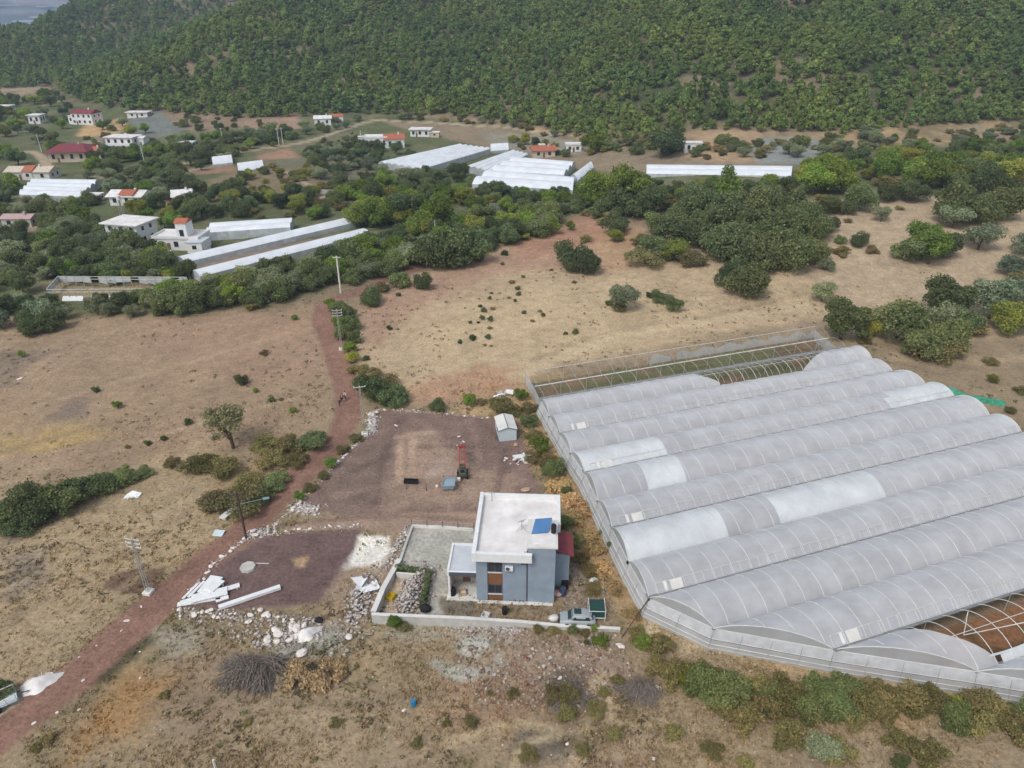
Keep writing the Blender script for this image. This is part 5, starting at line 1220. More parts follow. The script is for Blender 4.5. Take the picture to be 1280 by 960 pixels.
def net_frame():
    A, B, Cc, D_ = [Vector(W(a, b)) for a, b in ((62, 375), (200, 374), (236, 359), (76, 358))]; root = empty('netting_pen', A); tag(root, 'long low frame of posts with tattered pale net at the edge of the left grove', 'net frame')
    EXCL.append([(p.x, p.y) for p in (A, B, Cc, D_)])
    po, ra, ne, lo = MB(), MB(), MB(), MB(); n = 16
    for a, b, back in ((D_, Cc, 1), (A, B, 0), (A, D_, 1)):
        a = a - A; b = b - A; q = n if (b - a).length > 25 else 4
        for i in range(q + 1): p = a.lerp(b, i / q); po = MB(); po.bar((p.x, p.y, p.z - .3), (p.x, p.y, p.z + 2.6), .08, seg=5); obj('post', po, M['steelgrey'], root)
        for z in (2.55, 1.9): ra.bar(a + Vector((0, 0, z)), b + Vector((0, 0, z)), .07, seg=4)
        if back:
            for i in range(q):
                if i % 5 == 4: continue
                p = a.lerp(b, i / q); r = a.lerp(b, (i + 1) / q); ne.quad([p + Vector((0, 0, 2.5)), r + Vector((0, 0, 2.5)), r + Vector((0, 0, .9 + .4 * math.sin(i))), p + Vector((0, 0, 1.1))])
        else:
            for i in range(q):
                if i in (0, 1, 5): continue
                p = a.lerp(b, i / q); r = a.lerp(b, (i + 1) / q); lo.quad([p + Vector((0, .1, .9)), r + Vector((0, .1, .9)), r + Vector((0, -.6, -.05)), p + Vector((0, -.6, -.05))])
    obj('rails', ra, M['offwhite'], root); obj('net', ne, M['filmfarwall'], root); obj('ground_sheet', lo, M['filmfar'], root)
net_frame()
def net_fence():
    a = Vector(W(612, 262)); b = Vector(W(722, 262)); root = empty('net_fence', a); tag(root, 'low grey green net fence in front of the white greenhouse cluster', 'fence'); b = b - a; m, p = MB(), MB()
    for i in range(18):
        q, r = b * (i / 18), b * ((i + 1) / 18); m.quad([q, r, r + Vector((0, 0, 2.2)), q + Vector((0, 0, 2.2))]); p.bar(q, q + Vector((0, 0, 2.4)), .07, seg=4)
    obj('net', m, M['gutter'], root); obj('posts', p, M['steelgrey'], root)
net_fence()

def house(px, py, w, d, h, label, rot=0, roof='flat', rc='roofwhite', wc='white', storeys=1, wins=3, over=.5, extra=None, name='white_house', cat='house', rh=1.6):
    x, y, z = W(px, py); root = empty(name, (x, y, z), R(rot)); tag(root, label, cat, 'houses of the village')
    c, s = math.cos(R(rot)), math.sin(R(rot)); F = [(-w / 2 - 1, -1), (w / 2 + 1, -1), (w / 2 + 1, d + 1), (-w / 2 - 1, d + 1)]; EXCL.append([(x + a * c - b * s, y + a * s + b * c) for a, b in F])
    b = MB(); b.box(-w / 2, w / 2, 0, d, -1, h); wl = obj('wall', b, M[wc], root)
    sh = h / storeys
    for k in range(storeys):
        for i in range(wins):
            cx = lerp(-w / 2, w / 2, (i + .5) / wins); z0 = k * sh + sh * .35; win(root, cx - .55, cx + .55, z0, z0 + sh * .42, -.01, 2, sill=False)
    for sx in (-1, 1):
        g = MB(); e = sx * (w / 2 + .03)
        for k in range(storeys):
            for q in (.3, .7): g.box(min(e, sx * w / 2), max(e, sx * w / 2), d * q - .5, d * q + .5, k * sh + sh * .35, k * sh + sh * .75)
        obj('side_windows', g, M['glass'], root)
    dd = MB(); cx = lerp(-w / 2, w / 2, 1 / wins); dd.box(cx - .45, cx + .45, -.08, -.002, 0, 2.05); obj('door', dd, M['wood'], root)
    if roof == 'flat':
        r = MB(); r.box(-w / 2 - over, w / 2 + over, -over, d + over, h + .002, h + .3); rf = obj('roof', r, M[rc], root)
        if over < .3:
            q = MB()
            for a in ((-w / 2 - over, w / 2 + over, -over, -over + .2), (-w / 2 - over, w / 2 + over, d + over - .2, d + over), (-w / 2 - over, -w / 2 - over + .2, -over + .202, d + over - .202), (w / 2 + over - .2, w / 2 + over, -over + .202, d + over - .202)): q.box(*a, h + .301, h + .8)
            obj('parapet', q, M[wc], rf)
    else:
        r = MB(); o = over; x0, x1, y0, y1 = -w / 2 - o, w / 2 + o, -o, d + o; my = d / 2; i = (w * .3 if roof == 'hip' else 0); T = h + rh
        r.quad([(x0, y0, h), (x1, y0, h), (x1 - i, my, T), (x0 + i, my, T)]); r.quad([(x1, y1, h), (x0, y1, h), (x0 + i, my, T), (x1 - i, my, T)])
        r.quad([(x0, y1, h), (x0, y0, h), (x0 + i, my, T)]); r.quad([(x1, y0, h), (x1, y1, h), (x1 - i, my, T)])
        r.quad([(x0, y0, h - .02), (x0, y1, h - .02), (x1, y1, h - .02), (x1, y0, h - .02)]); rf = obj('roof', r, M[rc], root)
        cb = MB(); cb.box(w * .2, w * .2 + .6, my - .9, my - .3, h + .4, T + .7); obj('chimney', cb, M[wc], rf)
    if extra: extra(root)
    return root
def balc(x0, x1, z, d=1.2):
    def f(root):
        b = MB(); b.box(x0, x1, -d, -.01, z - .15, z); o = obj('balcony', b, M['offwhite'], root)
        r = MB(); r.box(x0, x1, -d, -d + .08, z + .002, z + .9); r.box(x0, x0 + .08, -d + .082, -.01, z + .002, z + .9); r.box(x1 - .08, x1, -d + .082, -.01, z + .002, z + .9); obj('parapet', r, M['white'], o)
    return f
def annex(x0, x1, y0, y1, h, roofc, wc='white', pitched=0, nm='annex'):
    def f(root):
        b = MB(); b.box(x0, x1, y0, y1, -1, h); a = obj(nm, b, M[wc], root)
        r = MB()
        if pitched:
            o = .3; my = (y0 + y1) / 2; A = [(x0 - o, y0 - o, h), (x1 + o, y0 - o, h), (x1 + o, my, h + pitched), (x0 - o, my, h + pitched)]; B = [(x1 + o, y1 + o, h), (x0 - o, y1 + o, h), (x0 - o, my, h + pitched), (x1 + o, my, h + pitched)]
            r.quad(A); r.quad(B); r.quad([(x0 - o, y1 + o, h), (x0 - o, y0 - o, h), (x0 - o, my, h + pitched)]); r.quad([(x1 + o, y0 - o, h), (x1 + o, y1 + o, h), (x1 + o, my, h + pitched)]); 
        else: r.box(x0 - .25, x1 + .25, y0 - .25, y1 + .25, h + .002, h + .25)
        obj('roof', r, M[roofc], a)
        g = MB(); c = (x0 + x1) / 2; g.box(c - .6, c + .6, y0 - .04, y0 - .002, h * .4, h * .75); obj('window', g, M['glass'], a)
    return f
def both(*fs):
    def f(r):
        for q in fs: q(r)
    return f
house(156, 306, 10.5, 8, 5.8, 'white two storey flat roofed house standing among dark trees in the grove', -14, wc='white', storeys=2, over=.9, extra=both(balc(-3, 4, 3.2), annex(-10.5, -7, 1, 5, 2.6, 'offwhite', 'beige')))
house(222, 313, 13, 7, 3.2, 'white house with a small red roofed tower beside the tunnel greenhouses', -4, over=.2, wins=3, extra=both(annex(.2, 3.2, 1, 5, 7.4, 'orangetile', 'white', 1.0, 'tower'), annex(4.2, 8.5, -2.5, 2.5, 3.0, 'greyroof')))
house(158, 257, 11, 8, 3.0, 'low white house with pale hipped roof and a red middle panel', -3, 'gable', 'roofwhite', over=.9, rh=1.5, extra=annex(-1.5, 3, -.4, 6, 3.6, 'orangetile', 'white', 1.3))
house(230, 259, 6, 8, 3.6, 'small grey white gabled house with a red lean to among trees', 20, 'gable', 'roofwhite', over=.5, rh=1.6, wins=2, extra=annex(-5.2, -3.1, -1, 5, 2.6, 'redtile', 'offwhite', .6))
house(86, 203, 15, 14, 4.4, 'large low house with a broad dark red roof in the village', 8, 'hip', 'redtile', over=1.6, rh=2.4, wins=4, wc='beige')
house(116, 199, 8, 7, 3.2, 'house with faded orange roof joined close to the dark red roofed one', 0, 'hip', 'orangetile', over=.6, rh=1.6, wins=2, wc='offwhite')
house(152, 191, 13, 8, 6.6, 'white two storey house with white roof and shaded grey ground floor', -6, wc='white', storeys=2, over=.6, wins=4, extra=both(balc(-6, 6, 3.3, 1.8), annex(6.6, 10, 3, 8, 6, 'offwhite', 'white', .8)))
house(104, 156, 13, 9, 6.0, 'white long house with dull red gable roof under the forest edge', -10, 'gable', 'redtile', storeys=2, over=.4, rh=2.0, wins=4, extra=annex(-9.5, -6.6, 1, 6, 4.4, 'offwhite'))
house(44, 155, 6.5, 6, 4.6, 'little white house alone among trees at far left', 0, over=.7, wins=2)
house(172, 147, 12, 6, 2.8, 'low white roofed shed above the grey field', 0, over=.8, wins=2, name='white_shed', cat='shed')
house(36, 225, 17, 8, 3.0, 'low cream roofed house with an orange strip behind the wide white greenhouse', 0, 'gable', 'beige', over=.5, rh=1.6, wins=3, extra=annex(-1.5, 2, -.3, 7, 3.3, 'orangetile', 'offwhite', 1.7), wc='offwhite')
house(404, 157, 9, 8, 3.6, 'white house under the forest, left one with the reddish middle roof', 10, 'gable', 'roofwhite', over=.5, rh=1.4, wins=2, extra=annex(4.8, 11, 3, 9, 4.2, 'orangetile', 'white', 1.2))
house(470, 185, 11, 7, 4.4, 'white villa with a flat terrace above the olive grove', 5, over=.2, wins=4, extra=annex(-8, -6, 0, 3, 5, 'offwhite'))
house(494, 185, 9, 8, 4.0, 'white gabled villa with brown tiled roof beside the flat roofed villa', 12, 'gable', 'orangetile', over=.5, rh=2.0, wins=2)
house(525, 171, 10, 7, 3.4, 'flat roofed white bungalow above the slanting white greenhouse', -4, over=.8, wins=3, extra=annex(5.5, 10, -1, 3, 2.2, 'roofwhite', 'beige'))
house(680, 197, 10, 7, 3.0, 'low hut with worn orange roof behind the white greenhouse cluster', 6, 'gable', 'orangetile', over=.7, rh=1.6, wins=2, wc='beige', name='farm_hut', cat='hut', extra=annex(-1, 1.5, 8, 11, 4, 'offwhite'))
house(717, 190, 7, 3.2, 3.0, 'small plain white trailer house on bare ground below the forest', 3, over=.25, wins=2, name='white_cabin', cat='cabin')
house(866, 190, 7, 4, 3.4, 'white hut with a green door side on bare slope below the forest', -5, over=.35, wins=2, name='white_hut', cat='hut', extra=annex(3.6, 5, 0, 3, 2.6, 'darkteal', 'darkteal'))
house(3, 139, 10, 6, 3, 'white roofed shed cut by the left edge of the view', 0, over=.6, wins=2, name='white_shed', cat='shed')
house(22, 284, 9, 5, 2.6, 'low hut with a pinkish roof at the left edge beside the grove', 0, 'gable', 'pink', over=.4, rh=1.0, wins=2, wc='concrete', name='farm_hut', cat='hut')
house(232, 185, 7, 4, 2.4, 'low pale roofed shelter among trees below the grey field', 0, over=.5, wins=2, name='farm_shelter', cat='shelter')
house(204, 330, 4.5, 3.5, 2.2, 'tiny grey shed at the left end of the tunnel greenhouses', 25, over=.3, wins=1, wc='concrete', rc='greyroof', name='farm_shelter', cat='shelter')
house(118, 252, 4, 3, 2.2, 'small white hut between the wide greenhouse and the low hipped house', 0, over=.4, wins=1, name='white_hut', cat='hut')
for a, b, h, lab in [(153, 268, 6, 'pale water tank on a thin stand in front of the low hipped house'), (160, 180, 5, 'white roof tank stand beside the white two storey house')]:
    x, y, z = W(a, b); r = empty('water_tank', (x, y, z)); tag(r, lab, 'water tank'); m = MB(); m.bar((0, 0, h - 1.3), (0, 0, h), .7, seg=12); obj('tank', m, M['white'], r); m = MB()
    for sx in (-.5, .5):
        for sy in (-.5, .5): m.bar((sx, sy, 0), (sx, sy, h - 1.3), .08, seg=4)
    obj('stand', m, M['steelgrey'], r)
for i, (a, b, w, d, lab) in enumerate([(48, 27, 60, 160, 'tiny distant white greenhouse block right of the others in the hazy valley'), (35, 31, 70, 90, 'tiny distant white greenhouse block low in the hazy valley'), (60, 22, 50, 150, 'tiny distant white greenhouse block by the ridge in the hazy valley'), (3, 8, 60, 100, 'tiny distant white block at the far left corner'), (62, 9, 40, 120, 'tiny distant white block high on the hazy slope')]):
    x, y, z = W(a, b); r = empty('distant_greenhouse', (x, y, z), rng.uniform(-.3, .3)); tag(r, lab, 'greenhouse', 'distant greenhouses in the hazy valley')
    m = MB()
    for k in range(6): m.prism([(-w + k * w / 3, 0), (-w + (k + 1) * w / 3 - 1, 0), (-w + (k + 1) * w / 3 - 1, 5), (-w + (k + .5) * w / 3, 9), (-w + k * w / 3, 5)], -d, d)
    obj('roof_span', m, M['filmfar'], r)

# ------------------------------------------------------------------ plants
def leaf_cloud(seed, lobes, n, size, cols, shell=.45, up=.35, zmin=.02, elong=1.4):
    """lobes: (x,y,z,rx,rz). returns verts, quads, colours of loose leaf clumps spread through the crown"""
    rs = np.random.RandomState(seed); L = np.array(lobes, float)
    wt = L[:, 3] ** 1.6; wt = wt / wt.sum(); k = rs.choice(len(L), n * 2, p=wt)
    d = rs.normal(size=(n * 2, 3)); d /= np.linalg.norm(d, axis=1)[:, None]; d[:, 2] = np.where(rs.rand(n * 2) < up, np.abs(d[:, 2]), d[:, 2])
    rad = 1 - shell * np.abs(rs.normal(size=n * 2)) * .6; rad = np.clip(rad, .1, 1.0) + np.where(rs.rand(n * 2) < .16, rs.rand(n * 2) * .38, 0)
    p = L[k, :3] + d * rad[:, None] * np.stack([L[k, 3], L[k, 3], L[k, 4]], 1)
    q = p[:, 2] > zmin; p, d, k = p[q][:n], d[q][:n], k[q][:n]; m = len(p)
    nn = d * .7 + rs.normal(size=(m, 3)) * .55; nn /= np.linalg.norm(nn, axis=1)[:, None]
    t = np.cross(nn, rs.normal(size=(m, 3))); t /= np.linalg.norm(t, axis=1)[:, None]; b = np.cross(nn, t)
    s = size * rs.uniform(.55, 1.35, m)[:, None]
    v = np.stack([p - t * s * elong * .5 - b * s * .3, p + t * s * .15 - b * s * .55, p + t * s * elong * .6 + b * s * .1, p - t * s * .1 + b * s * .5], 1).reshape(-1, 3)
    f = np.arange(4 * m).reshape(-1, 4)
    c0, c1, c2 = [np.array(C(*c)) for c in cols]; lob = rs.rand(len(L))[k]
    a = np.clip(.6 * lob + .55 * rs.rand(m) - .05, 0, 1)[:, None]; c = c0 * (1 - a) + c1 * a; hi = (rs.rand(m) < .10)[:, None]; c = np.where(hi, c2, c) * rs.uniform(.82, 1.18, m)[:, None]
    return v, f, np.repeat(c, 4, 0)
def tube_np(pts, radii, seg=6):
    m = MB()
    for (a, b), (r, q) in zip(zip(pts, pts[1:]), zip(radii, radii[1:])): m.bar(a, b, r, q, seg, cap=False)
    return m
PAL = {'maquis': [(98, 110, 74), (124, 136, 90), (150, 150, 100)], 'olive': [(116, 126, 96), (142, 150, 120), (160, 164, 134)], 'bright': [(98, 122, 60), (128, 148, 70), (156, 164, 80)],
       'yellow': [(122, 130, 66), (152, 154, 76), (174, 166, 82)], 'pine': [(102, 121, 72), (128, 147, 84), (154, 157, 94)], 'scrub': [(116, 112, 76), (140, 132, 90), (164, 146, 100)],
       'golden': [(164, 140, 102), (194, 168, 128), (210, 190, 152)], 'straw': [(180, 154, 116), (208, 182, 142), (222, 202, 164)], 'dead': [(124, 120, 92), (148, 144, 112), (138, 146, 98)], 'dark': [(86, 98, 68), (108, 120, 82), (130, 134, 92)], 'cypress': [(98, 116, 60), (128, 142, 68), (152, 160, 80)]}
def lobes_round(seed, n, flat=1.0, spread=.34, r0=.17, r1=.3, base=.28):
    r = random.Random(seed); n = int(n * 2); r0 *= .55; r1 *= .82; spread *= 1.1; o = [(0, 0, base + .05, .27, .3 * flat)]
    for i in range(n):
        a = r.uniform(0, 6.28); q = spread * math.sqrt(r.random()); rr_ = r.uniform(r0, r1); o.append((q * math.cos(a), q * math.sin(a), base + r.uniform(-.1, .32) * flat + (.12 * (1 - q / spread)), rr_, rr_ * flat))
    return o
def lobes_pine(seed):
    r = random.Random(seed); o = []
    for i in range(9):
        z = .30 + .07 * i + r.uniform(-.05, .05); q = (.30 * (1 - i / 12)) * r.uniform(.5, 1); a = r.uniform(0, 6.28); rr_ = .27 * (1 - .06 * i) * r.uniform(.75, 1.15); o.append((q * math.cos(a), q * math.sin(a), z, rr_, rr_ * .62))
    return o
def lobes_cyp(seed): r = random.Random(seed); return [(r.uniform(-.05, .05), r.uniform(-.05, .05), .14 + .115 * i, .42 * (1 - i / 8.6) + .06, .12) for i in range(8)]
PROTO = {}
def proto(kind):
    if kind in PROTO: return PROTO[kind]
    out = []; big = kind in ('olive', 'bright', 'yellow', 'darktree'); nv = {'cypress': 2, 'pine': 8}.get(kind, 5)
    pal = PAL['dark' if kind == 'darktree' else kind]
    for s in range(nv):
        sd = hash_(kind) + s * 7
        if kind == 'pine': lb, n, sz, t = lobes_pine(sd), 900, .085, True
        elif kind == 'cypress': lb, n, sz, t = lobes_cyp(sd), 4500, .034, True
        elif big: lb, n, sz, t = lobes_round(sd, 9, .9, .33, .15, .28, .36), 7000 if kind != 'olive' else 5200, .031, True
        elif kind == 'dead': lb, n, sz, t = lobes_round(sd, 8, .8, .34, .14, .24, .5), 3000, .028, True
        elif kind == 'golden': lb, n, sz, t = lobes_round(sd, 6, .8, .34, .12, .22, .12), 1600, .045, False
        elif kind == 'scrub': lb, n, sz, t = lobes_round(sd, 8, .8, .36, .12, .24, .16), 4200, .03, False
        else: lb, n, sz, t = lobes_round(sd, 9, .85, .34, .15, .28, .22), 7500, .03, False
        v, f, c = leaf_cloud(sd, lb, n, sz, pal, shell=.45 if kind != 'dead' else .9)
        me = npmesh('crown', v, f, M['leafpine' if kind == 'pine' else 'leaf'], c)
        tm = None
        if t:
            r = random.Random(sd); m = tube_np([(0, 0, -.05), (r.uniform(-.02, .02), r.uniform(-.02, .02), .2), (r.uniform(-.03, .03), 0, .45 if kind != 'pine' else .8)], [.035, .028, .015])
            for q in lb[1:7]:
                a = Vector((0, 0, r.uniform(.15, .4))); b = Vector(q[:3]); mid = a.lerp(b, .5) + Vector((0, 0, -.02)); mm = tube_np([a, mid, b], [.018, .012, .005], 5); k = len(m.v); m.v += mm.v; m.f += [tuple(i + k for i in ff) for ff in mm.f]; m.m += mm.m
                if kind == 'dead':
                    for _ in range(5): e = b + Vector((r.uniform(-.2, .2), r.uniform(-.2, .2), r.uniform(0, .22))); mm = tube_np([mid.lerp(b, r.random()), e], [.008, .003], 4); k = len(m.v); m.v += mm.v; m.f += [tuple(i + k for i in ff) for ff in mm.f]; m.m += mm.m
            tm = bpy.data.meshes.new('trunk'); tm.from_pydata(m.v, [], m.f); tm.materials.append(M['bark'])
        out.append((me, tm))
    PROTO[kind] = out; return out
def hash_(s): return sum((i + 3) * ord(c) for i, c in enumerate(s)) % 9973
NAME = {'maquis': 'leafy_shrub', 'olive': 'olive_tree', 'bright': 'broadleaf_tree', 'yellow': 'young_tree', 'pine': 'pine_tree', 'scrub': 'dry_shrub', 'golden': 'dead_shrub', 'dead': 'bare_tree', 'dark': 'evergreen_shrub', 'darktree': 'evergreen_tree', 'cypress': 'conifer_tree'}
CATG = {'maquis': 'shrub', 'olive': 'olive tree', 'bright': 'tree', 'yellow': 'tree', 'pine': 'pine tree', 'scrub': 'shrub', 'golden': 'dead shrub', 'dead': 'bare tree', 'dark': 'shrub', 'darktree': 'tree', 'cypress': 'conifer'}
DESC = {'maquis': 'green evergreen shrub', 'olive': 'grey green olive tree', 'bright': 'bright green tree', 'yellow': 'yellowish green tree', 'pine': 'green pine tree', 'scrub': 'brownish dry shrub', 'golden': 'golden dead shrub', 'dead': 'thin greyish nearly leafless tree', 'dark': 'dark green shrub', 'darktree': 'dark green tree', 'cypress': 'tall pointed green conifer'}
HT = {'maquis': .84, 'olive': .85, 'bright': .95, 'yellow': .85, 'pine': 1.1, 'scrub': .55, 'golden': .5, 'dead': .95, 'dark': .86, 'darktree': 1.0, 'cypress': 1.15}
PLANTS = []
def plant(kind, x, y, w, h=None, lm='', label=None):
    z = gz(x, y); ps = proto(kind); me, tm = ps[rng.randrange(len(ps))]; h = h or w * HT[kind] * rng.uniform(.9, 1.12)
    rz = rng.uniform(0, 6.28); k = w * 1.12
    if tm is None:
        o = bpy.data.objects.new(NAME[kind], me); COL.objects.link(o); o.location = (x, y, z - .05); o.rotation_euler = (0, 0, rz); o.scale = (k, k, h * 1.35)
    else:
        o = empty(NAME[kind], (x, y, z - .05), rz, (k, k, h * 1.05))
        c = bpy.data.objects.new('crown', me); COL.objects.link(c); c.parent = o; t = bpy.data.objects.new('trunk', tm); COL.objects.link(t); t.parent = o
    o['category'] = CATG[kind]
    PLANTS.append((o, kind, lm, topx(x, y, z)[0], label)); return o
def pp(kind, px, py, wpx, lm, h=None, label=None):
    x, y, z = W(px, py); return plant(kind, x, y, wpx / ppm(x, y, z), h, lm, label)
def many(lm, s, hk=None):
    for e in s.split(';'):
        q = e.split(); w = float(q[3]); X_ = W(float(q[1]), float(q[2])); pp(q[0], float(q[1]), float(q[2]), w, lm, hk and hk * w / ppm(*X_) * rng.uniform(.8, 1.2))
many('in the hedge bank across the left field', 'maquis 8 652 54;dark 40 648 60;maquis 74 638 56;dark 102 624 46;maquis 128 612 42;maquis 156 602 32;maquis 182 594 22;dark 26 662 44;scrub 215 582 20', .66)
pp('dead', 292, 560, 66, 'above the roadside bushes', None, 'thin greyish nearly leafless tree standing alone in the left field')
many('in the roadside thicket left of the dirt road', 'scrub 250 588 50;scrub 282 592 44;bright 262 580 22;maquis 388 558 46;scrub 360 562 40;scrub 330 560 44;scrub 300 634 66;maquis 328 626 36;scrub 268 634 44;maquis 345 606 36;scrub 370 580 36;scrub 340 580 40;scrub 310 610 46', .5)
many('in the green strip between the dirt road and the dry field', 'maquis 421 394 24;maquis 436 398 22;bright 426 410 20;maquis 440 412 22;maquis 428 424 20;maquis 444 428 20;bright 436 440 18;yellow 440 452 18;scrub 448 466 26;scrub 456 482 34;maquis 470 500 46;maquis 492 504 38;scrub 478 486 40;bright 414 386 16;scrub 466 470 24')
many('along the stone edge of the gravel yard', 'scrub 430 565 20;bright 415 585 16;scrub 405 598 18;bright 375 625 14;scrub 388 612 18;scrub 445 550 20')
many('on the open dry field beyond the yard', 'dark 465 381 27;scrub 478 364 26;maquis 500 358 26;dark 530 361 24;dark 712 336 40;dark 732 343 42;olive 777 387 38;dark 762 382 10;dark 812 372 9;maquis 824 378 22;maquis 842 388 24;dark 915 356 40;dark 932 373 56;scrub 775 388 24;bright 688 292 26;bright 713 288 13;yellow 655 300 14;scrub 732 302 20')
many('in the big dark thicket on the slope', 'scrub 806 331 50;yellow 840 325 36;maquis 820 322 40;scrub 862 332 40;dark 838 305 44;dark 866 308 56;dark 896 325 60;dark 925 332 62;dark 955 335 60;dark 985 334 56;maquis 1010 325 40;dark 1020 300 40;dark 880 285 54;dark 915 300 60;dark 948 306 60;dark 980 304 56;maquis 1005 290 46;dark 850 283 46;maquis 820 290 36;scrub 765 280 36;maquis 780 268 46;maquis 806 272 48;maquis 750 272 32;dark 770 292 34;maquis 905 272 50;maquis 940 276 52;dark 972 275 50;maquis 875 262 46;scrub 835 262 40;scrub 800 306 30;yellow 768 302 20;dark 1032 290 26')
many('on the dry slope right of the dark thicket', 'maquis 1032 268 30;dark 1075 262 42;dark 1056 268 24;olive 1101 277 22;scrub 1124 262 12;dark 1073 307 22;scrub 1088 316 20;maquis 1050 304 14;olive 1034 337 22;olive 1027 376 32;scrub 1060 278 12;dark 1138 250 40;dark 1112 252 30;scrub 1050 318 26;dark 1235 246 50;maquis 1190 275 60;maquis 1220 280 50;olive 1190 285 36;maquis 1250 275 50;dark 1282 258 40')
many('beyond the far end of the greenhouse', 'maquis 1135 326 44;bright 1160 330 52;maquis 1178 322 40;bright 1150 316 44;olive 1222 312 44;olive 1262 344 38;darktree 1050 424 58;darktree 1120 422 62;darktree 1174 400 60;olive 1176 412 44;olive 1237 398 62;darktree 1205 415 40;yellow 1092 420 30;yellow 1145 425 30;scrub 1215 416 50;yellow 1262 416 50;olive 1282 380 50;maquis 1150 444 50;maquis 1185 442 54;scrub 1165 446 60;scrub 1270 350 30;yellow 1240 478 14;scrub 1262 515 18;scrub 1275 490 20;scrub 1238 455 18;olive 1282 320 40;scrub 1080 428 26')
many('in the overgrown bank in front of the greenhouse', 'scrub 818 838 34;scrub 838 850 40;scrub 860 862 30;scrub 842 838 34;yellow 852 852 30;scrub 880 852 34;scrub 900 880 40;scrub 925 868 36;scrub 948 872 40;scrub 972 896 36;scrub 1000 880 36;scrub 1018 898 40;scrub 1062 900 40;scrub 1090 870 32;scrub 1105 900 40;scrub 1142 892 40;scrub 1176 890 40;scrub 1230 888 36;scrub 1275 898 40;maquis 1060 862 24;maquis 872 862 50;maquis 888 872 46;maquis 915 878 56;scrub 900 862 44;scrub 945 890 50;scrub 930 905 44;scrub 982 882 54;maquis 1005 892 44;maquis 1040 886 50;maquis 1052 872 40;scrub 1078 888 50;scrub 1100 886 50;scrub 1118 872 34;scrub 1132 884 50;scrub 1160 878 40;yellow 1192 890 34;scrub 1215 894 46;scrub 1240 900 54;scrub 1262 912 50;maquis 1285 915 50;scrub 985 926 44;scrub 975 935 28;olive 1025 942 44;scrub 1046 946 40;scrub 1155 948 54;scrub 1120 930 36;maquis 1125 958 22;scrub 905 895 30;maquis 962 880 44;scrub 868 848 40;maquis 1020 872 40;maquis 1190 905 40;scrub 1215 910 46', .82)
many('in the ditch between the yard and the greenhouse', 'bright 652 500 18;scrub 660 515 24;maquis 660 532 24;scrub 668 548 28;bright 676 566 28;scrub 685 580 30;maquis 692 594 28;scrub 666 575 24;golden 700 612 36;golden 712 630 34;maquis 708 618 14;golden 722 648 36;maquis 704 660 24;maquis 715 682 24;golden 738 672 30;maquis 756 668 14;dark 768 686 16;scrub 725 700 26;scrub 738 715 28;golden 752 712 30;golden 768 735 30;scrub 742 740 26;golden 790 770 24;scrub 796 798 30;bright 803 810 22;golden 695 600 22;scrub 822 812 40;golden 728 640 30;golden 745 690 30')
many('at the foot of the long retaining wall', 'bright 750 806 20;bright 743 788 12;scrub 692 790 20;maquis 716 790 14;scrub 672 788 18;bright 492 784 20;scrub 505 786 22;maquis 733 804 8;scrub 730 792 16')
many('behind the back edge of the gravel yard', 'maquis 547 512 20;bright 588 506 18;scrub 602 505 14;scrub 625 512 40;scrub 640 518 30')
many('at the lower left edge beside the trailer', 'dark 0 872 34')
for a, b in [(614, 366), (612, 373), (616, 386), (605, 389), (613, 400), (603, 398), (598, 403), (588, 403), (600, 383), (610, 422), (614, 432), (591, 424), (575, 428), (644, 376), (647, 361), (655, 391), (666, 401), (675, 389), (640, 353), (679, 394), (487, 411), (497, 411), (458, 449), (498, 369), (707, 417), (719, 416), (654, 346), (718, 353), (690, 337), (648, 368), (612, 410), (606, 431), (636, 372), (628, 330), (631, 318)]:
    pp(rng.choice(['dark', 'scrub', 'dark']), a, b + 1, rng.uniform(4.5, 9), 'TUFT')
for a, b, w in [(148, 510, 12), (236, 530, 10), (302, 480, 16), (28, 446, 10), (330, 443, 14), (368, 400, 8), (160, 560, 9), (185, 556, 8), (340, 502, 9), (366, 516, 10), (352, 500, 8), (120, 490, 9), (320, 490, 8), (205, 550, 8)]: pp(rng.choice(['dark', 'scrub', 'bright']), a, b, w, 'FIELDTUFT')
for a, b, w in [(660, 945, 26), (730, 940, 24), (520, 930, 18), (590, 905, 22), (840, 920, 30), (890, 940, 28), (770, 920, 24), (708, 895, 30), (745, 890, 26), (755, 868, 18), (770, 852, 20), (640, 868, 18), (690, 872, 30), (712, 870, 34), (205, 870, 16), (310, 905, 14), (420, 905, 16), (60, 925, 22), (45, 938, 18), (930, 955, 26), (557, 905, 14), (613, 868, 10)]: pp('scrub', a, b, w, 'FRONT')

def scatter(px, kinds, n, wmin, wmax, lm, gap=.62):
    P = [W(a, b)[:2] for a, b in px]; xs = [p[0] for p in P]; ys = [p[1] for p in P]; t = 0; done = []
    while len(done) < n and t < n * 60:
        t += 1; x, y = rng.uniform(min(xs), max(xs)), rng.uniform(min(ys), max(ys))
        if not inpoly(x, y, P): continue
        w = rng.uniform(wmin, wmax)
        if any(abs(x - a) < 40 and inpoly(x, y, q) for q in EXCL for a in (q[0][0],) ) or any(inpoly(x, y, q) for q in EXCL): continue
        if any((x - a) ** 2 + (y - b) ** 2 < (gap * (w + v) / 2) ** 2 for a, b, v in done): continue
        done.append((x, y, w)); plant(rng.choice(kinds), x, y, w, None, lm)
D3 = ['dark', 'darktree', 'maquis', 'bright', 'olive']
scatter([(62, 272), (120, 288), (180, 322), (210, 340), (236, 352), (80, 352), (58, 330)], D3 + ['darktree', 'olive', 'darktree'], 70, 4, 8, 'in the grove below the white two storey houses')
scatter([(70, 335), (180, 340), (225, 350), (75, 352)], ['yellow', 'bright', 'dark'], 22, 3.5, 5.5, 'along the net frame at the grove edge')
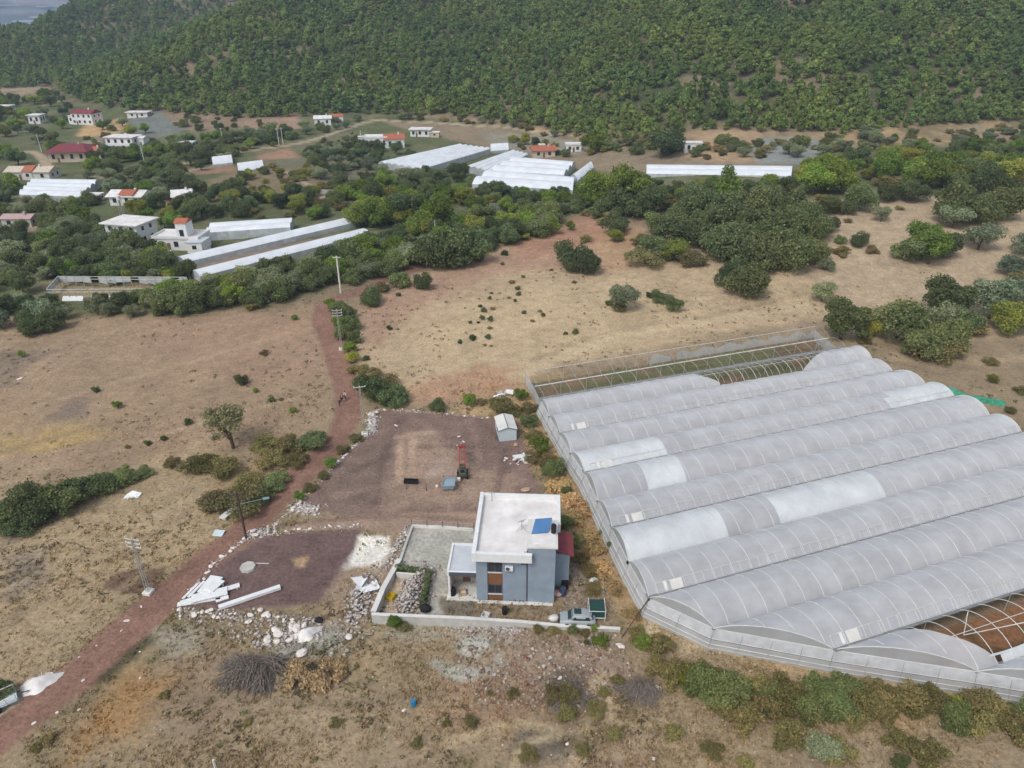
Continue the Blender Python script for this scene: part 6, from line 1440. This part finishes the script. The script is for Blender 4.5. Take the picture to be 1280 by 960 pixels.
scatter([(-30, 300), (62, 285), (60, 362), (62, 378), (-30, 378)], ['dark', 'maquis', 'olive', 'darktree'], 24, 4, 7, 'at the left edge beside the grove')
scatter([(-40, 110), (95, 112), (80, 170), (55, 225), (20, 212), (-40, 225)], ['darktree', 'bright', 'dark', 'olive', 'yellow', 'darktree'], 80, 4.5, 9, 'at the far left of the village')
scatter([(105, 198), (210, 182), (300, 172), (300, 196), (250, 215), (250, 262), (110, 262)], ['darktree', 'dark', 'olive', 'bright', 'darktree', 'maquis'], 82, 4, 8, 'around the red and white village houses')
scatter([(-40, 228), (22, 228), (20, 250), (120, 255), (110, 272), (-40, 290)], ['dark', 'bright', 'olive', 'maquis'], 40, 3.5, 6.5, 'below the wide white greenhouse')
scatter([(170, 262), (300, 236), (440, 246), (435, 272), (370, 276), (260, 274), (250, 290), (180, 285)], ['dark', 'maquis', 'bright', 'yellow', 'darktree', 'scrub'], 56, 3.5, 7, 'behind the pale twin ridge greenhouse')
scatter([(100, 160), (160, 150), (190, 172), (300, 172), (360, 178), (300, 200), (120, 200)], ['bright', 'maquis', 'olive', 'scrub', 'yellow'], 46, 3, 6.5, 'around the grey field of the upper village')
scatter([(300, 208), (400, 212), (420, 240), (300, 245)], ['scrub', 'maquis', 'yellow', 'scrub'], 34, 2.5, 5, 'on the rough slope below the little white tunnels')
scatter([(385, 192), (450, 178), (510, 195), (580, 222), (560, 236), (450, 238), (380, 226)], ['olive', 'olive', 'dark', 'darktree', 'dark'], 72, 4, 6.5, 'in the olive grove left of the white greenhouses', .66)
scatter([(395, 180), (440, 166), (460, 176), (400, 194)], ['scrub', 'olive'], 26, 2, 3.4, 'in the young plot beside the lane')
scatter([(300, 168), (380, 160), (455, 150), (440, 160), (330, 182), (300, 185)], ['dark', 'maquis', 'olive'], 26, 4, 7, 'above the lane under the forest')
scatter([(430, 245), (470, 238), (600, 240), (700, 248), (690, 280), (600, 300), (560, 305), (500, 300), (470, 292), (440, 275)], ['bright', 'bright', 'yellow', 'maquis', 'darktree', 'dark'], 74, 4, 8.5, 'in the bright belt right of the tunnel greenhouses')
scatter([(185, 385), (240, 368), (320, 352), (400, 335), (470, 305), (560, 298), (650, 285), (700, 275), (690, 290), (625, 310), (600, 325), (510, 335), (480, 348), (400, 364), (330, 382), (230, 392)], ['dark', 'maquis', 'maquis', 'dark', 'olive', 'bright'], 105, 4.5, 8, 'in the dark stream belt along the far side of the fields', .5)
scatter([(590, 232), (720, 242), (770, 240), (770, 268), (700, 270), (610, 262)], ['maquis', 'dark', 'bright', 'scrub'], 40, 3.5, 6.5, 'right in front of the white greenhouse cluster')
scatter([(735, 228), (800, 236), (1000, 238), (1040, 240), (1030, 256), (900, 262), (770, 258), (735, 245)], ['bright', 'yellow', 'darktree', 'maquis', 'scrub'], 60, 3.5, 6, 'in front of the long low greenhouse', .55)
scatter([(1000, 226), (1090, 195), (1280, 186), (1400, 190), (1400, 232), (1280, 234), (1130, 238), (1050, 246)], ['bright', 'bright', 'yellow', 'maquis', 'scrub'], 80, 5, 9, 'in the green wood below the right part of forest', .5)
scatter([(480, 148), (620, 155), (760, 188), (880, 200), (1040, 200), (1040, 184), (880, 180), (760, 178), (620, 150)], ['scrub', 'maquis', 'olive', 'scrub'], 60, 3.5, 7, 'on the bare strip at the foot of the forest', .8)
scatter([(900, 180), (1040, 172), (1150, 168), (1280, 160), (1400, 160), (1400, 176), (1280, 180), (1050, 192)], ['scrub', 'maquis', 'scrub', 'olive'], 80, 3, 6.5, 'on the scrubby cut slopes below the right part of forest', .6)
scatter([(0, 384), (60, 384), (95, 392), (72, 425), (50, 420), (0, 415)], ['dark', 'maquis', 'olive'], 14, 3.5, 6, 'on the bank at the left edge above the left field', .6)
scatter([(110, 380), (240, 372), (330, 370), (330, 388), (200, 396), (120, 396)], ['dark', 'maquis', 'olive', 'scrub'], 16, 3, 5.5, 'on the bank just above the left field', .7)
scatter([(195, 150), (255, 128), (340, 138), (330, 165), (250, 172)], ['scrub', 'maquis', 'dark'], 26, 3, 6, 'around the grey brown knoll under the forest', .8)
scatter([(640, 170), (760, 190), (740, 200), (700, 200), (640, 185)], ['scrub', 'dark', 'yellow'], 16, 3, 5, 'around the huts behind the greenhouse cluster', .8)
for k, a, b, w, lm in [('bright', 787, 262, 58, 'in front of the long low greenhouse'), ('cypress', 905, 262, 46, 'in front of the long low greenhouse'), ('bright', 742, 255, 46, 'in front of the long low greenhouse'), ('bright', 1015, 244, 44, 'in the green wood below the right part of forest'), ('bright', 1050, 242, 46, 'in the green wood below the right part of forest'), ('bright', 1035, 236, 48, 'in the green wood below the right part of forest'), ('bright', 1140, 232, 44, 'in the green wood below the right part of forest'), ('bright', 1172, 226, 48, 'in the green wood below the right part of forest'), ('yellow', 1196, 234, 40, 'in the green wood below the right part of forest'), ('bright', 1160, 236, 44, 'in the green wood below the right part of forest'), ('bright', 1105, 230, 42, 'in the green wood below the right part of forest'),
                       ('yellow', 1250, 232, 44, 'in the green wood below the right part of forest'), ('yellow', 447, 282, 36, 'in the bright belt right of the tunnel greenhouses'), ('bright', 478, 282, 48, 'in the bright belt right of the tunnel greenhouses'), ('darktree', 508, 280, 44, 'in the bright belt right of the tunnel greenhouses'), ('bright', 548, 280, 42, 'in the bright belt right of the tunnel greenhouses'), ('yellow', 524, 300, 44, 'in the bright belt right of the tunnel greenhouses'),
                       ('darktree', 412, 345, 24, 'in the dark stream belt along the far side of the fields'), ('bright', 740, 190, 32, 'on the bare strip at the foot of the forest'), ('darktree', 826, 198, 44, 'on the bare strip at the foot of the forest'), ('dark', 545, 337, 60, 'in the dark stream belt along the far side of the fields'), ('dark', 582, 330, 56, 'in the dark stream belt along the far side of the fields')]: pp(k, a, b, w, lm)
# labels of the plants: look, place, and order from the left where several look alike
SHARED = {'TUFT': ('small dark bush dotting the dry field beyond the gravel yard', 'small bushes dotting the dry field'), 'FIELDTUFT': ('small lone bush dotting the left field', 'small bushes dotting the left field'), 'FRONT': ('small brownish bush in the dry grass in front of the yard', 'small bushes in the front grass')}
grp = {}
for e in PLANTS:
    o, kind, lm, px, lab = e
    if lab: o['label'] = lab; continue
    if lm in SHARED: o['label'], o['group'] = SHARED[lm]; continue
    grp.setdefault((DESC[kind], lm), []).append(e)
for (ds, lm), es in grp.items():
    es.sort(key=lambda e: e[3]); n = len(es)
    for i, (o, kind, _, px, _) in enumerate(es):
        o['group'] = 'plants ' + lm
        if n == 1: l = 'the only %s %s' % (ds, lm)
        elif n <= 14:
            l = ('leftmost %s %s' if i == 0 else 'rightmost %s %s') % (ds, lm) if i in (0, n - 1) else '%s %s from left %s' % (ORD[i], ds, lm)
        else: l = '%s %s' % (ds, lm)
        o['label'] = ' '.join(l.split()[:16])

# clipped hedge, brush piles
def leaf_object(name, lobes, n, size, pal, label, cat, org, mat='leafn', kind=None):
    v, f, c = leaf_cloud(hash_(label), lobes, n, size, PAL[pal], shell=.35); me = npmesh(name, v, f, M[mat], c); o = bpy.data.objects.new(name, me); COL.objects.link(o); o.location = org; return tag(o, label, cat, None, kind)
def hedge():
    P = [Vector(at(a, b)) for a, b in ((498, 716), (536, 722), (533, 740), (528, 760))]; lob = []
    for a, b in zip(P, P[1:]):
        n = max(3, int((b - a).length / .35))
        for i in range(n):
            p = a.lerp(b, i / n) - P[0]
            for z in (.25, .65, 1.0): lob.append((p.x, p.y, z, .36, .28))
    leaf_object('clipped_hedge', lob, 5200, .14, 'dark', 'dark green clipped hedge turning a corner inside the courtyard', 'hedge', P[0])
hedge()
def brush(px, py, w, d, h, n, mat, label):
    x, y, z = at(px, py); m = MB(); cs_ = [(rng.uniform(-.6, .6) * w, rng.uniform(-.6, .6) * d, rng.uniform(0, 3.14), rng.uniform(.35, .6), rng.uniform(.5, 1.2)) for _ in range(7)]
    for i in range(n):
        c0 = rng.choice(cs_); a = rng.uniform(0, 6.28); q = math.sqrt(rng.random()); cx, cy = c0[0] + q * math.cos(a) * w * c0[3], c0[1] + q * math.sin(a) * d * c0[3]; t = c0[2] + rng.gauss(0, .5); L = rng.uniform(.3, 1.7); hz = h * c0[4] * (1 - q * q) * rng.uniform(.1, .9)
        p0 = Vector((cx - math.cos(t) * L, cy - math.sin(t) * L, max(.02, hz - rng.uniform(-.1, .4)))); p2 = Vector((cx + math.cos(t) * L, cy + math.sin(t) * L, max(.02, hz + rng.uniform(-.5, .35)))); p1 = p0.lerp(p2, .5) + Vector((rng.uniform(-.2, .2), rng.uniform(-.2, .2), rng.uniform(0, .3)))
        r = rng.uniform(.015, .05); m.bar(p0, p1, r, r * .8, 4, cap=False); m.bar(p1, p2, r * .8, r * .3, 4, cap=False)
    o = obj('brush_pile', m, M[mat]); o.location = (x, y, z); return tag(o, label, 'brush pile')
brush(317, 846, 2.7, 2.2, 1.5, 1300, 'deadwood', 'large pile of dark grey dry branches in the front grass')
brush(802, 864, 2.2, .9, .8, 420, 'deadwood', 'low grey brushwood pile right of the forked footpath')
brush(712, 868, 2.2, 1.8, .7, 260, 'deadwood', 'dark grey brushwood patch left of the forked footpath')
x, y, z = at(394, 846); r = random.Random(3)
leaf_object('brush_pile', [(r.uniform(-2.6, 2.6), r.uniform(-1.3, 1.3), r.uniform(.1, .5), r.uniform(.5, .9), r.uniform(.3, .5)) for _ in range(26)], 4200, .2, 'straw', 'heap of dry golden brown brush beside the dark branch pile', 'brush pile', (x, y, z), 'dry')
brush(394, 846, 2.6, 1.3, .9, 240, 'bark', 'brown twigs sticking out of the golden brush heap')
# dry grass tufts on the near fields
def grass():
    rs = np.random.RandomState(8); n = 52000
    ang = np.radians(rs.uniform(-47, 47, n)); dd = HCAM / np.tan(np.radians(rs.uniform(27, 66, n))); x = dd * np.sin(ang); y = dd * np.cos(ang)
    sd = fbm(x, y, 5, 3, 2) + .6 * fbm(x, y, 18, 3, 1); keep = rs.random(n) < np.clip((sd - .55) * 1.9, .08, .9)
    def reg_at():  # only where the sheet is plain ground
        i = np.clip(np.searchsorted(rr, dd), 0, len(rr) - 1); j = np.clip(np.searchsorted(ph, ang), 0, len(ph) - 1); return REG.reshape(shp)[i, j], D.reshape(*shp, 3)[i, j]
    rg, gc = reg_at(); keep &= (rg == 0); x, y, gc = x[keep], y[keep], gc[keep]; n = len(x); z = terr(x, y)
    k = 4; V = []; F = []; CC = []
    for q in range(k):
        a = rs.uniform(0, 6.28, n); s = rs.uniform(.06, .16, n); h = rs.uniform(.10, .34, n); ox, oy = rs.normal(size=n) * .14, rs.normal(size=n) * .14
        lx, ly = rs.normal(size=n) * .12, rs.normal(size=n) * .12
        v = np.stack([np.stack([x + ox - np.cos(a) * s, y + oy - np.sin(a) * s, z - .02], 1), np.stack([x + ox + np.cos(a) * s, y + oy + np.sin(a) * s, z - .02], 1), np.stack([x + ox + lx, y + oy + ly, z + h], 1)], 1).reshape(-1, 3)
        F.append(np.arange(3 * n).reshape(-1, 3) + 3 * n * q); V.append(v); c = gc * rs.uniform(1.0, 1.75, n)[:, None] * np.array([1.0, .99, .92]); CC.append(np.repeat(c, 3, 0))
    me = npmesh('dry_grass', np.concatenate(V), np.concatenate(F), M['dry'], np.concatenate(CC)); o = bpy.data.objects.new('dry_grass', me); COL.objects.link(o); tag(o, 'dry straw coloured grass on the near fields', 'grass', None, 'stuff')
grass()
def weeds():
    rs = np.random.RandomState(4); lob = []; org = []
    n = 26000; ang = np.radians(rs.uniform(-46, 46, n)); dd = HCAM / np.tan(np.radians(rs.uniform(17, 64, n))); x = dd * np.sin(ang); y = dd * np.cos(ang)
    s = fbm(x, y, 9, 4, 3) + .5 * fbm(x, y, 30, 3, 0); i = np.clip(np.searchsorted(rr, dd), 0, len(rr) - 1); j = np.clip(np.searchsorted(ph, ang), 0, len(ph) - 1)
    k = (REG.reshape(shp)[i, j] == 0) & (rs.random(n) < np.clip((s - .72) * 3, .02, .8)); x, y = x[k], y[k]; n = len(x); z = terr(x, y); V = []; CC = []
    pal_ = np.array([C(112, 110, 72), C(134, 122, 82), C(104, 92, 70), C(120, 124, 78)]); ci = rs.randint(4, size=n); sz = rs.uniform(.12, .42, n)
    for q in range(9):
        d = rs.normal(size=(n, 3)); d /= np.linalg.norm(d, axis=1)[:, None]; p = np.stack([x, y, z], 1) + np.stack([d[:, 0] * sz, d[:, 1] * sz, np.abs(d[:, 2]) * sz * .6 + .03], 1)
        t = rs.normal(size=(n, 3)); t /= np.linalg.norm(t, axis=1)[:, None]; b = np.cross(t, d); e = sz[:, None] * .42; V.append(np.stack([p - t * e, p + b * e * .7, p + t * e, p - b * e * .7], 1).reshape(-1, 3)); CC.append(np.repeat(pal_[ci] * rs.uniform(.8, 1.25, n)[:, None], 4, 0))
    V = np.concatenate(V); me = npmesh('low_weeds', V, np.arange(len(V)).reshape(-1, 4), M['dry'], np.concatenate(CC)); o = bpy.data.objects.new('low_weeds', me); COL.objects.link(o); tag(o, 'low brownish weeds speckling the dry fields', 'weeds', None, 'stuff')
weeds()

# ------------------------------------------------------------------ the forest on the hill
def forest():
    rs = np.random.RandomState(21); pts = []
    n = 60000; ang = rs.uniform(-.80, .80, n); q = rs.random(n)
    fr = np.interp(ang, _fp, _fr); far_ = fr > 700; fr = np.where(far_, 745, fr); r1 = np.where(far_, 1175, fr + 330); r0 = fr - 4; r = np.sqrt(r0 ** 2 + (r1 ** 2 - r0 ** 2) * q)
    lft = ang < -.33; r = np.where(lft & (rs.random(n) < .5), rs.uniform(640, 1180, n), r)
    x, y = r * np.sin(ang), r * np.cos(ang); z = terr(x, y); depth = r - fr
    gap = .62 * fbm(x, y, 34, 4, 3) + .38 * fbm(x, y, 110, 3, 5) + .22 * fbm(x, y, 9, 2, 0)
    ok = ((z > 2.0) | far_) & ((gap > .46 + .04 * np.clip(1 - depth / 40, 0, 1)) | (rs.random(n) < .12)) & (r > fr - 4)
    x, y, z = x[ok], y[ok], z[ok]; keep = []; grid = {}; cs = 4.0
    order = np.argsort(rs.random(len(x))); size = 3.6 + 6.2 * rs.random(len(x)) ** 1.5
    for i in order:
        gx, gy = int(x[i] // cs), int(y[i] // cs); okk = True
        for a in (-1, 0, 1):
            for b in (-1, 0, 1):
                for j in grid.get((gx + a, gy + b), ()):
                    if (x[i] - x[j]) ** 2 + (y[i] - y[j]) ** 2 < (.335 * (size[i] + size[j])) ** 2: okk = False; break
                if not okk: break
            if not okk: break
        if okk: grid.setdefault((gx, gy), []).append(i); keep.append(i)
    keep = np.array(keep); vis = np.abs(np.arctan2(x[keep], y[keep])) < .66
    d = np.hypot(x[keep], y[keep]) + np.where(vis, 0, 5000); keep = keep[np.argsort(d)]
    src = proto('pine')
    for i in keep[:300]:
        o = empty('pine_tree', (x[i], y[i], z[i] - .2), rs.uniform(0, 6.28), (size[i], size[i], size[i] * rs.uniform(.95, 1.3))); me, tm = src[rs.randint(len(src))]
        c = bpy.data.objects.new('crown', me); COL.objects.link(c); c.parent = o; t = bpy.data.objects.new('trunk', tm); COL.objects.link(t); t.parent = o
        tag(o, 'green pine tree in the front ranks of the hillside forest', 'pine tree', 'pine trees along the lower forest edge')
        FIRST.setdefault(me.name, c)
    rest = keep[300:]
    me = bpy.data.meshes.new('pine_forest'); me.vertices.add(len(rest)); me.vertices.foreach_set('co', np.stack([x[rest], y[rest], z[rest] - .2], 1).astype(np.float32).ravel())
    at_ = me.attributes.new('size', 'FLOAT', 'POINT'); at_.data.foreach_set('value', size[rest].astype(np.float32))
    o = bpy.data.objects.new('pine_forest', me); COL.objects.link(o); tag(o, 'dense green pine forest covering the hillside', 'forest', None, 'stuff')
    ng = bpy.data.node_groups.new('forest_points', 'GeometryNodeTree'); ng.interface.new_socket('Geometry', in_out='INPUT', socket_type='NodeSocketGeometry'); ng.interface.new_socket('Geometry', in_out='OUTPUT', socket_type='NodeSocketGeometry')
    gi, go = ng.nodes.new('NodeGroupInput'), ng.nodes.new('NodeGroupOutput'); jn = ng.nodes.new('GeometryNodeJoinGeometry')
    for c in FIRST.values():
        oi = ng.nodes.new('GeometryNodeObjectInfo'); oi.inputs['Object'].default_value = c; oi.inputs['As Instance'].default_value = True; oi.transform_space = 'ORIGINAL'; ng.links.new(oi.outputs['Geometry'], jn.inputs[0])
    ip = ng.nodes.new('GeometryNodeInstanceOnPoints'); ip.inputs['Pick Instance'].default_value = True
    na = ng.nodes.new('GeometryNodeInputNamedAttribute'); na.data_type = 'FLOAT'; na.inputs['Name'].default_value = 'size'
    rv = ng.nodes.new('FunctionNodeRandomValue'); rv.data_type = 'FLOAT_VECTOR'; rv.inputs[0].default_value = (.95, .95, .9); rv.inputs[1].default_value = (1.2, 1.2, 1.3)
    vm = ng.nodes.new('ShaderNodeVectorMath'); vm.operation = 'MULTIPLY'; ng.links.new(na.outputs['Attribute'], vm.inputs[0]); ng.links.new(rv.outputs[0], vm.inputs[1]); ng.links.new(vm.outputs[0], ip.inputs['Scale'])
    rr2 = ng.nodes.new('FunctionNodeRandomValue'); rr2.data_type = 'FLOAT_VECTOR'; rr2.inputs[0].default_value = (-.06, -.06, 0); rr2.inputs[1].default_value = (.06, .06, 6.28)
    try:
        e2r = ng.nodes.new('FunctionNodeEulerToRotation'); ng.links.new(rr2.outputs[0], e2r.inputs[0]); ng.links.new(e2r.outputs[0], ip.inputs['Rotation'])
    except Exception: ng.links.new(rr2.outputs[0], ip.inputs['Rotation'])
    ng.links.new(gi.outputs[0], ip.inputs['Points']); ng.links.new(jn.outputs[0], ip.inputs['Instance']); ng.links.new(ip.outputs[0], go.inputs[0])
    o.modifiers.new('scatter', 'NODES').node_group = ng
    print('forest', len(rest))
FIRST = {}
forest()
print('objects', len(bpy.data.objects), 'plants', len(PLANTS))

# ------------------------------------------------------------------ air, light, render settings
hm = bpy.data.materials.new('haze_air'); hm.use_nodes = True; nt = hm.node_tree; nt.nodes.remove(nt.nodes['Principled BSDF'])
pv = nt.nodes.new('ShaderNodeVolumePrincipled'); pv.inputs['Color'].default_value = (.56, .73, 1.0, 1); pv.inputs['Density'].default_value = .00024; pv.inputs['Anisotropy'].default_value = .1
nt.links.new(pv.outputs[0], nt.nodes['Material Output'].inputs['Volume'])
zt = max(HCAM + 8, float(GZ.max()) + 12)
m = MB(); m.box(-11000, 11000, -400, 12200, float(GZ.min()) - 1, zt); o = obj('haze', m, hm); o['kind'] = 'stuff'; o['label'] = 'thin pale blue haze in the distance'
SUN_EL, SUN_AZ = R(52), R(215)
w = bpy.data.worlds.new('World'); sc.world = w; w.use_nodes = True; nt = w.node_tree; bg = nt.nodes['Background']
sk = nt.nodes.new('ShaderNodeTexSky'); sk.sky_type = 'NISHITA'; sk.sun_disc = False; sk.sun_elevation = SUN_EL; sk.sun_rotation = SUN_AZ; sk.dust_density = 3.0
hs = nt.nodes.new('ShaderNodeHueSaturation'); hs.inputs['Saturation'].default_value = .42; nt.links.new(sk.outputs[0], hs.inputs['Color']); nt.links.new(hs.outputs[0], bg.inputs['Color']); bg.inputs['Strength'].default_value = .14
sl = bpy.data.lights.new('sun', 'SUN'); sl.energy = 1.25; sl.angle = R(15); sl.color = (1, .965, .91); so = bpy.data.objects.new('sun', sl); COL.objects.link(so)
dv = Vector((math.sin(SUN_AZ) * math.cos(SUN_EL), math.cos(SUN_AZ) * math.cos(SUN_EL), math.sin(SUN_EL))); so.rotation_euler = dv.to_track_quat('Z', 'Y').to_euler()
sc.view_settings.view_transform = 'Standard'; sc.view_settings.look = 'None'; sc.view_settings.gamma = 1; sc.view_settings.exposure = .30; sc.view_settings.use_curve_mapping = False
cy = sc.cycles; cy.max_bounces = 6; cy.diffuse_bounces = 2; cy.glossy_bounces = 2; cy.transmission_bounces = 4; cy.transparent_max_bounces = 10; cy.volume_bounces = 0; cy.use_denoising = True; cy.caustics_reflective = False; cy.caustics_refractive = False
